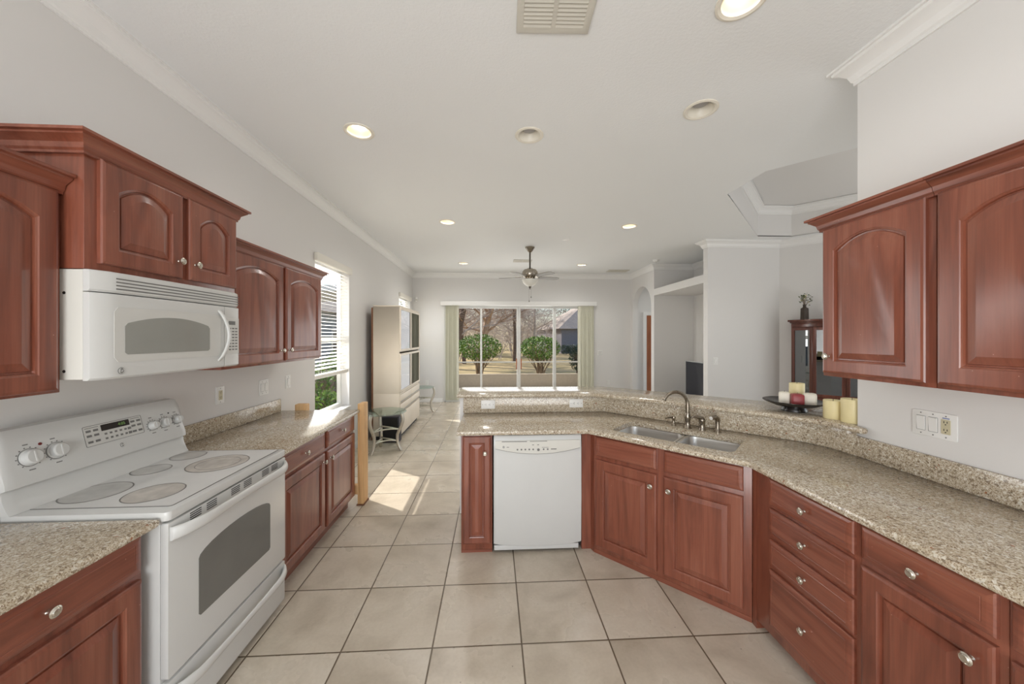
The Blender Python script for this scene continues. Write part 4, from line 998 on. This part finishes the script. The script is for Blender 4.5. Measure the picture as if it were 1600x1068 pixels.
for k in range(20):
    a = rs.uniform(0, 2 * pi); q = rs.uniform(0.01, 0.085); h = rs.uniform(0.27, 0.42)
    top = Vector((cos(a) * q, sin(a) * q, h)); st.tube([(0, 0, 0.19), top * 0.6 + Vector((0, 0, 0.09)), top], 0.0015, 5)
    for j in range(3):
        p = top + Vector((rs.uniform(-.02, .02), rs.uniform(-.02, .02), rs.uniform(-.06, .01))); d_ = Vector((rs.uniform(-1, 1), rs.uniform(-1, 1), rs.uniform(-.2, .8))).normalized() * 0.034; n_ = d_.cross(Vector((0.3, 0.2, 1))).normalized() * 0.013
        lf.add([p, p + d_ * 0.5 + n_, p + d_, p + d_ * 0.5 - n_], [(0, 1, 2, 3)])
    if k % 2 == 0: pt.lathe([(0, -0.010), (0.011, -0.005), (0.014, 0.003), (0.008, 0.010), (0, 0.011)], 8, tuple(top + Vector((0, 0, -0.02))))
st.build('stems', 'stem', vz); lf.build('leaves', 'leaf', vz); pt.build('blossoms', 'petal', vz)

# ------------------------------------------------------------------ television in the niche
tv = thing('television', 'dark flat television standing in the wall niche', 'television', (4.02, 6.62, 0.0))
MB().box(-0.02, 0.04, -0.55, 0.55, 0.40, 1.115).build('tv_case', 'tvedge', tv, 0.006)
MB().box(-0.024, -0.019, -0.53, 0.535, 0.425, 1.10).build('screen', 'tv', tv)
MB().box(-0.12, 0.14, -0.25, 0.25, 0.355, 0.375).build('foot', 'black', tv, 0.004); MB().box(-0.0, 0.03, -0.06, 0.06, 0.375, 0.41).build('neck', 'black', tv)
ts = thing('television_stand', 'low dark stand under the television in the niche', 'stand', (4.05, 6.62, 0))
MB().box(-0.22, 0.24, -0.7, 0.7, 0.06, 0.354).build('stand_body', 'black', ts, 0.006)
for sx in (-0.2, 0.2):
    for sy in (-0.66, 0.66): MB().box(sx - 0.02, sx + 0.02, sy - 0.02, sy + 0.02, 0, 0.06).build('leg', 'black', ts)

# ------------------------------------------------------------------ tall cream cabinet, subwoofer box, glass tables
tc_ = thing('tall_cabinet', 'tall cream wall unit with smoked glass doors against the left wall', 'cabinet', (-1.455, 5.60, 0), RL)
CW, CD, CHt = 1.43, 0.40, 2.09
MB().box(0.02, CW - 0.02, 0.03, CD - 0.02, 0.0, 0.06).build('plinth', 'dark', tc_)
MB().box(0, CW, 0.0, CD, 0.06, 0.72).build('lower_case', 'cream', tc_, 0.004)
uc = MB(); uc.box(0, 0.022, 0, CD, 0.7205, CHt - 0.02); uc.box(CW - 0.022, CW, 0, CD, 0.7205, CHt - 0.02); uc.box(0, CW, 0, CD, CHt - 0.02, CHt + 0.005); uc.box(0.022, CW - 0.022, CD - 0.02, CD, 0.7205, CHt - 0.02); uc.box(0.022, CW - 0.022, 0.03, CD - 0.02, 1.36, 1.38); uc.build('upper_case', 'cream', tc_, 0.003)
MB().box(0.01, CW - 0.01, CD, CD + 0.03, 0.0, CHt - 0.03).build('back_panel', 'edgewood', tc_)
for x0, x1 in ((0.005, CW / 2 - 0.003), (CW / 2 + 0.003, CW - 0.005)):
    for z0, z1 in ((0.735, 1.345), (1.375, CHt - 0.025)):
        g = MB().plate([(x0, z0), (x1, z0), (x1, z1), (x0, z1)], [[(x0 + 0.035, z0 + 0.035), (x1 - 0.035, z0 + 0.035), (x1 - 0.035, z1 - 0.035), (x0 + 0.035, z1 - 0.035)]], XZ, -0.02, -0.001).build('glass_door', 'cream', tc_, 0.002)
        MB().box(x0 + 0.03, x1 - 0.03, -0.012, -0.008, z0 + 0.03, z1 - 0.03).build('pane', 'smoke', g)
    for z0, z1 in ((0.575, 0.70), (0.43, 0.555)):
        dfo = MB().box(x0, x1, -0.018, -0.001, z0, z1).build('drawer', 'cream', tc_, 0.003)
        MB().box(x0, x1, -0.022, -0.0185, z0 + 0.005, z0 + 0.022).build('drawer_pull', 'greyinlay', dfo)
    MB().box(x0, x1, -0.018, -0.001, 0.075, 0.41).build('door', 'cream', tc_, 0.003)
sb = thing('subwoofer', 'dark box speaker on the floor against the tall cream cabinet', 'speaker', (-1.57, 5.555, 0))
MB().box(-0.15, 0.15, -0.10, 0.04, 0.012, 0.40).build('speaker_box', 'navy', sb, 0.006)
MB().plate(rrect(-0.13, 0.13, 0.03, 0.38, 0.01), [], XZ, -0.106, -0.1005).build('grille', 'black', sb)
for x in (-0.12, 0.12):
    for y in (-0.075, 0.015): MB().box(x - 0.02, x + 0.02, y - 0.02, y + 0.02, 0, 0.012).build('foot', 'black', sb)

def glass_table(label, loc, rz, r=0.27, h=0.60):
    t = thing('glass_table', label, 'side table', loc, rz, 'glass topped side tables')
    MB().lathe([(0, h - 0.011), (r - 0.004, h - 0.011), (r, h - 0.008), (r, h - 0.003), (r - 0.004, h), (0, h)], 48).build('glass_top', 'tablegl', t, angle=40)
    for k in range(3):
        a = radians(90 + 120 * k); pts = []
        for q in range(13):
            s_ = q / 12; z = (h - 0.012) * (1 - s_); rad = 0.205 - 0.02 * s_ + 0.055 * sin(2 * pi * s_ * 0.9 + 0.5) * (1 - 0.2 * s_) * (1 if s_ < 0.6 else 0.8) + 0.05 * s_ ** 2
            pts.append((cos(a) * rad, sin(a) * rad, max(z, 0.008)))
        lg = MB().tube(pts, [0.019 + 0.006 * (1 - q / 12) for q in range(13)], 10).build('leg', 'silver', t, angle=60)
        MB().lathe([(0.017, 0.0), (0.019, 0.006), (0.014, 0.014), (0, 0.016)], 12, (pts[-1][0], pts[-1][1], 0)).build('foot_cap', 'silver', lg)
        b2 = radians(90 + 120 * (k + 1))
        for z, dz in ((0.30, 0.03), (0.14, 0.03)):
            i0 = min(range(13), key=lambda i: abs(pts[i][2] - z)); rad = sqrt(pts[i0][0] ** 2 + pts[i0][1] ** 2)
            A = Vector((cos(a) * rad, sin(a) * rad, z)); B = Vector((cos(b2) * rad, sin(b2) * rad, z)); C_ = (A + B) * 0.5 * 0.35 + Vector((0, 0, z * 0.65 + dz))
            q_ = [A * (1 - s_) ** 2 + C_ * 2 * s_ * (1 - s_) + B * s_ ** 2 for s_ in [i / 10 for i in range(11)]]
            MB().tube(q_, 0.011, 8).build('stretcher', 'silver', t, angle=60)
    return t
glass_table('near round glass table with curved silver legs before the tall cabinet', (-1.53, 5.09, 0), radians(-90), 0.30, 0.555)
glass_table('far round glass table with curved silver legs in the family room corner', (-1.50, 7.60, 0), radians(-75), 0.25, 0.545)

# ------------------------------------------------------------------ outdoors
def st_(o, l, c): return tag(o, l, c, kind='structure')
st_(MB().box(-7, 9, 9.0, 11.6, -0.06, -0.01).build('patio_slab', 'slab'), 'pale concrete floor of the covered patio', 'patio')
st_(MB().box(-7, 9, 9.0, 11.8, 2.75, 2.9).build('patio_roof', 'trim'), 'white ceiling of the covered patio', 'roof')
st_(MB().box(-7, 9, 11.5, 11.62, -0.06, 0.40).build('wall_patio', 'stucco'), 'low beige stucco wall at the patio edge', 'low wall')
sf = thing('screen_frame', 'white screen frame standing on the low patio wall', 'screen', (0.6, 11.56, 0.40))
MB().box(-7.5, 8.3, -0.02, 0.02, 0.37, 0.41).build('chair_rail', 'alu', sf)
for x in (-5.0, -2.4, 4.0, 6.6): MB().box(x - 0.03, x + 0.03, -0.02, 0.02, 0.0, 2.35).build('upright', 'alu', sf)
st_(MB().box(-60, 70, 11.62, 110, -0.30, -0.12).build('lawn', 'lawn'), 'dry tan lawn behind the house', 'lawn')
st_(MB().box(-60, -2.13, -5, 11.62, -0.30, -0.12).build('side_lawn', 'lawn'), 'dry side lawn outside the left windows', 'lawn')

def leaves(m, c, rad, n, size, rs, flat=1.0, shell=0.6):
    for _ in range(n):
        while True:
            p = Vector((rs.uniform(-1, 1), rs.uniform(-1, 1), rs.uniform(-1, 1)))
            if shell < p.length < 1: break
        q = Vector((c[0] + p.x * rad[0], c[1] + p.y * rad[1], c[2] + p.z * rad[2]))
        d_ = Vector((rs.uniform(-1, 1), rs.uniform(-1, 1), rs.uniform(-1, 1))).normalized() * size; n_ = d_.orthogonal().normalized(); n_ = (Matrix.Rotation(rs.uniform(0, 6.28), 3, d_) @ n_) * size * 0.4
        m.add([q - d_, q + n_, q + d_, q - n_], [(0, 1, 2, 3)])
def shrub(label, loc, w, h, stemh, n=2600, mat='bush', seed=1, name='shrub', group='rounded shrubs beyond the patio', size=0.045):
    r = thing(name, label, 'shrub', loc, 0, group); rs = random.Random(seed)
    s_ = MB()
    for k in range(20):
        a = rs.uniform(0, 2 * pi); q = rs.uniform(0.3, 0.8) * w / 2
        e = Vector((cos(a) * q, sin(a) * q, h * rs.uniform(0.55, 0.85)))
        mid = Vector((e.x * 0.35 + rs.uniform(-.08, .08), e.y * 0.35 + rs.uniform(-.08, .08), e.z * 0.5))
        s_.tube([(rs.uniform(-.12, .12), rs.uniform(-.12, .12), 0), mid, e], [0.022, 0.016, 0.008], 6)
        for j in range(3):
            f_ = mid + (e - mid) * rs.uniform(0, .8); s_.tube([f_, f_ + Vector((rs.uniform(-.3, .3), rs.uniform(-.3, .3), rs.uniform(.15, .4)))], [0.009, 0.004], 5)
    s_.build('stems', 'stem', r)
    m = MB(); ch = h - stemh
    leaves(m, (0, 0, stemh + ch * 0.45), (w / 2, w / 2, ch * 0.55), n, size, rs)
    m.build('foliage', mat, r)
    return r
GZ = -0.12
shrub('round green shrub on bare stems behind the left glass panels', (-0.53, 13.6, GZ), 1.78, 1.85, 0.92, 3000, seed=2)
shrub('round green shrub on bare stems behind the right glass panels', (1.78, 13.5, GZ), 1.6, 1.78, 0.92, 2700, seed=5)
shrub('small dark shrub at the right edge of the glass door', (3.9, 16.0, GZ), 0.9, 1.35, 0.25, 1400, 'bush_d', 8)
def tree(label, loc, h, r0, seed, mat='bark', levels=4, lean=(0, 0), group='bare winter trees beyond the patio'):
    root = thing('bare_tree', label, 'tree', loc, 0, group); rs = random.Random(seed)
    tr, br = MB(), MB()
    def grow(p, d_, L_, rad, lv):
        segs = 5 if lv < 2 else 3; pts = [p]; rr = [rad]; q = p; dd = d_; wob = 0.08 if lv == 0 else 0.26
        for i in range(segs):
            dd = (dd + Vector((rs.uniform(-wob, wob), rs.uniform(-wob, wob), rs.uniform(-wob * 0.5, wob * 0.6)))).normalized()
            q = q + dd * (L_ / segs); pts.append(q); rr.append(rad * (1 - (0.09 if lv == 0 else 0.16) * (i + 1)))
        (tr if lv == 0 else br).tube(pts, rr, 8 if lv == 0 else (5 if lv < 2 else 3), lv == 0)
        if lv >= levels: return
        n = (11, 7, 6, 4, 3)[lv]
        for k in range(n):
            t_ = rs.uniform(0.22 if lv == 0 else 0.15, 1.0); i = min(segs - 1, int(t_ * segs)); b0 = pts[i].lerp(pts[i + 1], t_ * segs - i)
            a = rs.uniform(0, 2 * pi); side = Vector((cos(a), sin(a), rs.uniform(-0.2, 0.6))).normalized(); sp = 0.68
            nd = ((pts[i + 1] - pts[i]).normalized() * (1 - sp) + side * sp).normalized()
            grow(b0, nd, L_ * rs.uniform(0.42, 0.62), max(rr[i] * (0.36 if lv == 0 else 0.5), 0.008), lv + 1)
    grow(Vector((0, 0, 0)), Vector((lean[0], lean[1], 1)).normalized(), h * 0.62, r0, 0)
    tr.build('trunk', mat, root); br.build('branches', 'bark_l' if mat == 'bark_l' else 'twig', root)
    return root
TREES = [(-2.05, 19, 10, 0.20, 'bark', 'dark trunked bare tree at the left edge of the glass door'),
         (-1.85, 23, 10, 0.13, 'bark', 'slim dark trunked bare tree between the two trunks at left'),
         (-0.75, 20.5, 11, 0.22, 'bark_l', 'pale pinkish trunked bare tree behind the second glass panel'),
         (1.5, 25, 11, 0.13, 'bark', 'slim bare tree behind the centre stile of the glass door'),
         (3.4, 30, 11, 0.14, 'twig', 'slim bare tree behind the third glass panel'),
         (4.0, 50, 13, 0.16, 'twig', 'distant bare tree left of the grey house'),
         (-3.6, 33, 12, 0.18, 'bark_l', 'distant bare tree behind the left shrub'),
         (-0.6, 38, 13, 0.16, 'twig', 'distant bare tree right of the pale trunk'),
         (2.2, 44, 14, 0.16, 'twig', 'far bare tree at the middle of the view'),
         (14.0, 58, 15, 0.2, 'bark', 'far bare tree rising behind the grey house'),
         (-5.0, 50, 14, 0.18, 'twig', 'far bare tree beyond the dark trunk at left'),
         (6.8, 64, 15, 0.18, 'twig', 'farthest bare tree beyond the lawn')]
for i, (x, y, h, r0, m_, lb) in enumerate(TREES):
    tree(lb, (x, y, GZ), h, r0, 20 + i, m_, 4, (random.Random(i).uniform(-.05, .05), 0))
def thicket(label, loc, h, w, seed):
    root = thing('bare_thicket', label, 'thicket', loc, 0, 'bare thickets beyond the patio'); rs = random.Random(seed); br = MB()
    def tw(p, d_, L_, rad, lv):
        pts = [p]; q = p; dd = d_
        for i in range(4):
            dd = (dd + Vector((rs.uniform(-.3, .3), rs.uniform(-.3, .3), rs.uniform(-.2, .2)))).normalized(); q = q + dd * L_ / 4; pts.append(q)
        br.tube(pts, [rad * (1 - 0.18 * i) for i in range(5)], 4 if lv < 1 else 3, False)
        if lv >= 3: return
        for k in range((7, 6, 5)[lv]):
            t_ = rs.uniform(0.1, 1.0); i = min(3, int(t_ * 4)); b0 = pts[i].lerp(pts[i + 1], t_ * 4 - i); a = rs.uniform(0, 2 * pi)
            tw(b0, ((pts[i + 1] - pts[i]).normalized() * 0.4 + Vector((cos(a), sin(a), rs.uniform(-.3, .5))) * 0.6).normalized(), L_ * rs.uniform(0.4, 0.65), max(rad * 0.5, 0.007), lv + 1)
    for k in range(9):
        a = rs.uniform(0, 2 * pi); q = rs.uniform(0, w / 2)
        tw(Vector((cos(a) * q, sin(a) * q * 0.5, 0)), Vector((cos(a) * 0.45, sin(a) * 0.3, 1)).normalized(), h * rs.uniform(0.5, 0.8), 0.035, 0)
    br.build('branches', 'twig', root); return root
for i, (x, y, h, w_, lb) in enumerate([(-3.4, 24, 4.5, 2.6, 'tangled bare thicket left of the pale trunk'), (-0.2, 27, 5.0, 3.0, 'tangled bare thicket between pale trunk and centre stile'), (2.4, 31, 5.0, 3.2, 'tangled bare thicket seen over the right round shrub'),
                                       (5.2, 38, 5.5, 3.4, 'tangled bare thicket beside the grey house'), (-2.4, 40, 6.0, 4.0, 'far bare thicket behind the left round shrub'), (1.4, 48, 6.5, 5.0, 'far bare thicket across the middle of the lawn'), (-5.8, 52, 7.0, 5.5, 'farthest bare thicket at the left'), (5.0, 56, 7.0, 5.5, 'farthest bare thicket left of the grey house')]):
    thicket(lb, (x, y, GZ), h, w_, 60 + i)
def evergreen(label, loc, h, w, seed, n=3500):
    r = thing('evergreen_tree', label, 'tree', loc, 0, 'evergreens in the distance'); rs = random.Random(seed)
    MB().tube([(0, 0, 0), (0, 0, h * 0.7)], [0.2, 0.1], 8).build('trunk', 'bark', r)
    m = MB()
    for k in range(7): leaves(m, (rs.uniform(-w, w) * 0.5, rs.uniform(-w, w) * 0.5, h * rs.uniform(0.35, 0.95)), (w * 0.6, w * 0.6, h * 0.16), n // 7, 0.14, rs, shell=0.2)
    m.build('foliage', 'pineleaf', r)
evergreen('blue green evergreen rising above the grey house roof', (12.5, 52, GZ), 12, 3.2, 3)
evergreen('dark evergreen left of the bare trees beyond the patio', (-6.5, 36, GZ), 9, 3.0, 4)
evergreen('evergreen between the bare trees at the middle distance', (4.4, 60, GZ), 9, 4.0, 6)
def house(label, loc, rz, w, d_, h, rh, wall, group='houses beyond the lawn', openings=()):
    r = thing('house', label, 'house', loc, rz, group)
    MB().box(0, w, 0, d_, 0, h).build('walls', wall, r)
    o = 0.5; a, b_ = -o, w + o; c_, e = -o, d_ + o; ridge = min(w, d_) / 2 + o
    MB().add([(a, c_, h), (b_, c_, h), (b_, e, h), (a, e, h), (a + ridge, (c_ + e) / 2, h + rh), (b_ - ridge, (c_ + e) / 2, h + rh)], [(0, 1, 5, 4), (1, 2, 5), (2, 3, 4, 5), (3, 0, 4), (0, 3, 2, 1)]).build('roof', 'roof', r)
    for x0, x1, z0, z1 in openings:
        f_ = MB().box(x0, x1, -0.06, 0.0, z0, z1).build('window_frame', 'alu', r)
        MB().box(x0 + 0.08, x1 - 0.08, -0.08, -0.061, z0 + 0.08, z1 - 0.08).build('pane', 'black', f_)
    return r
house('grey house with hip roof seen through the right glass panel', (7.2, 37, GZ), radians(8), 14, 10, 2.6, 3.6, 'housewall', openings=((4.5, 6.0, 0.9, 2.0),))
hm = MB(); rs = random.Random(11)
for k in range(12): leaves(hm, (k * 0.62, 0, 0.55), (0.55, 0.45, 0.5), 420, 0.07, rs, shell=0.4)
hg = thing('hedge', 'dark clipped hedge in front of the grey house', 'hedge', (6.9, 33.5, GZ)); hm.build('foliage', 'bush_d', hg)
# side yard outside the left windows
house('neighbouring blue grey house beyond the left windows', (-8.0, 6, GZ), radians(90), 20, 8, 2.9, 2.6, 'bluewall', 'houses beyond the lawn', ((6, 7.2, 0.9, 2.1), (12, 13.2, 0.9, 2.1)))
for i, (x, y, w_, h_, sd0) in enumerate(((-3.3, 7.5, 1.0, 1.3, 31), (-3.6, 8.9, 1.2, 1.5, 32), (-3.0, 6.35, 0.7, 0.8, 33))):
    shrub(['leafy green shrub outside the left kitchen window, middle one', 'tallest leafy shrub outside the left kitchen window', 'lowest leafy shrub outside the left kitchen window'][i], (x, y, GZ), w_, h_, 0.15, 1500, 'bush', sd0, 'garden_shrub', 'shrubs outside the left window', 0.05)
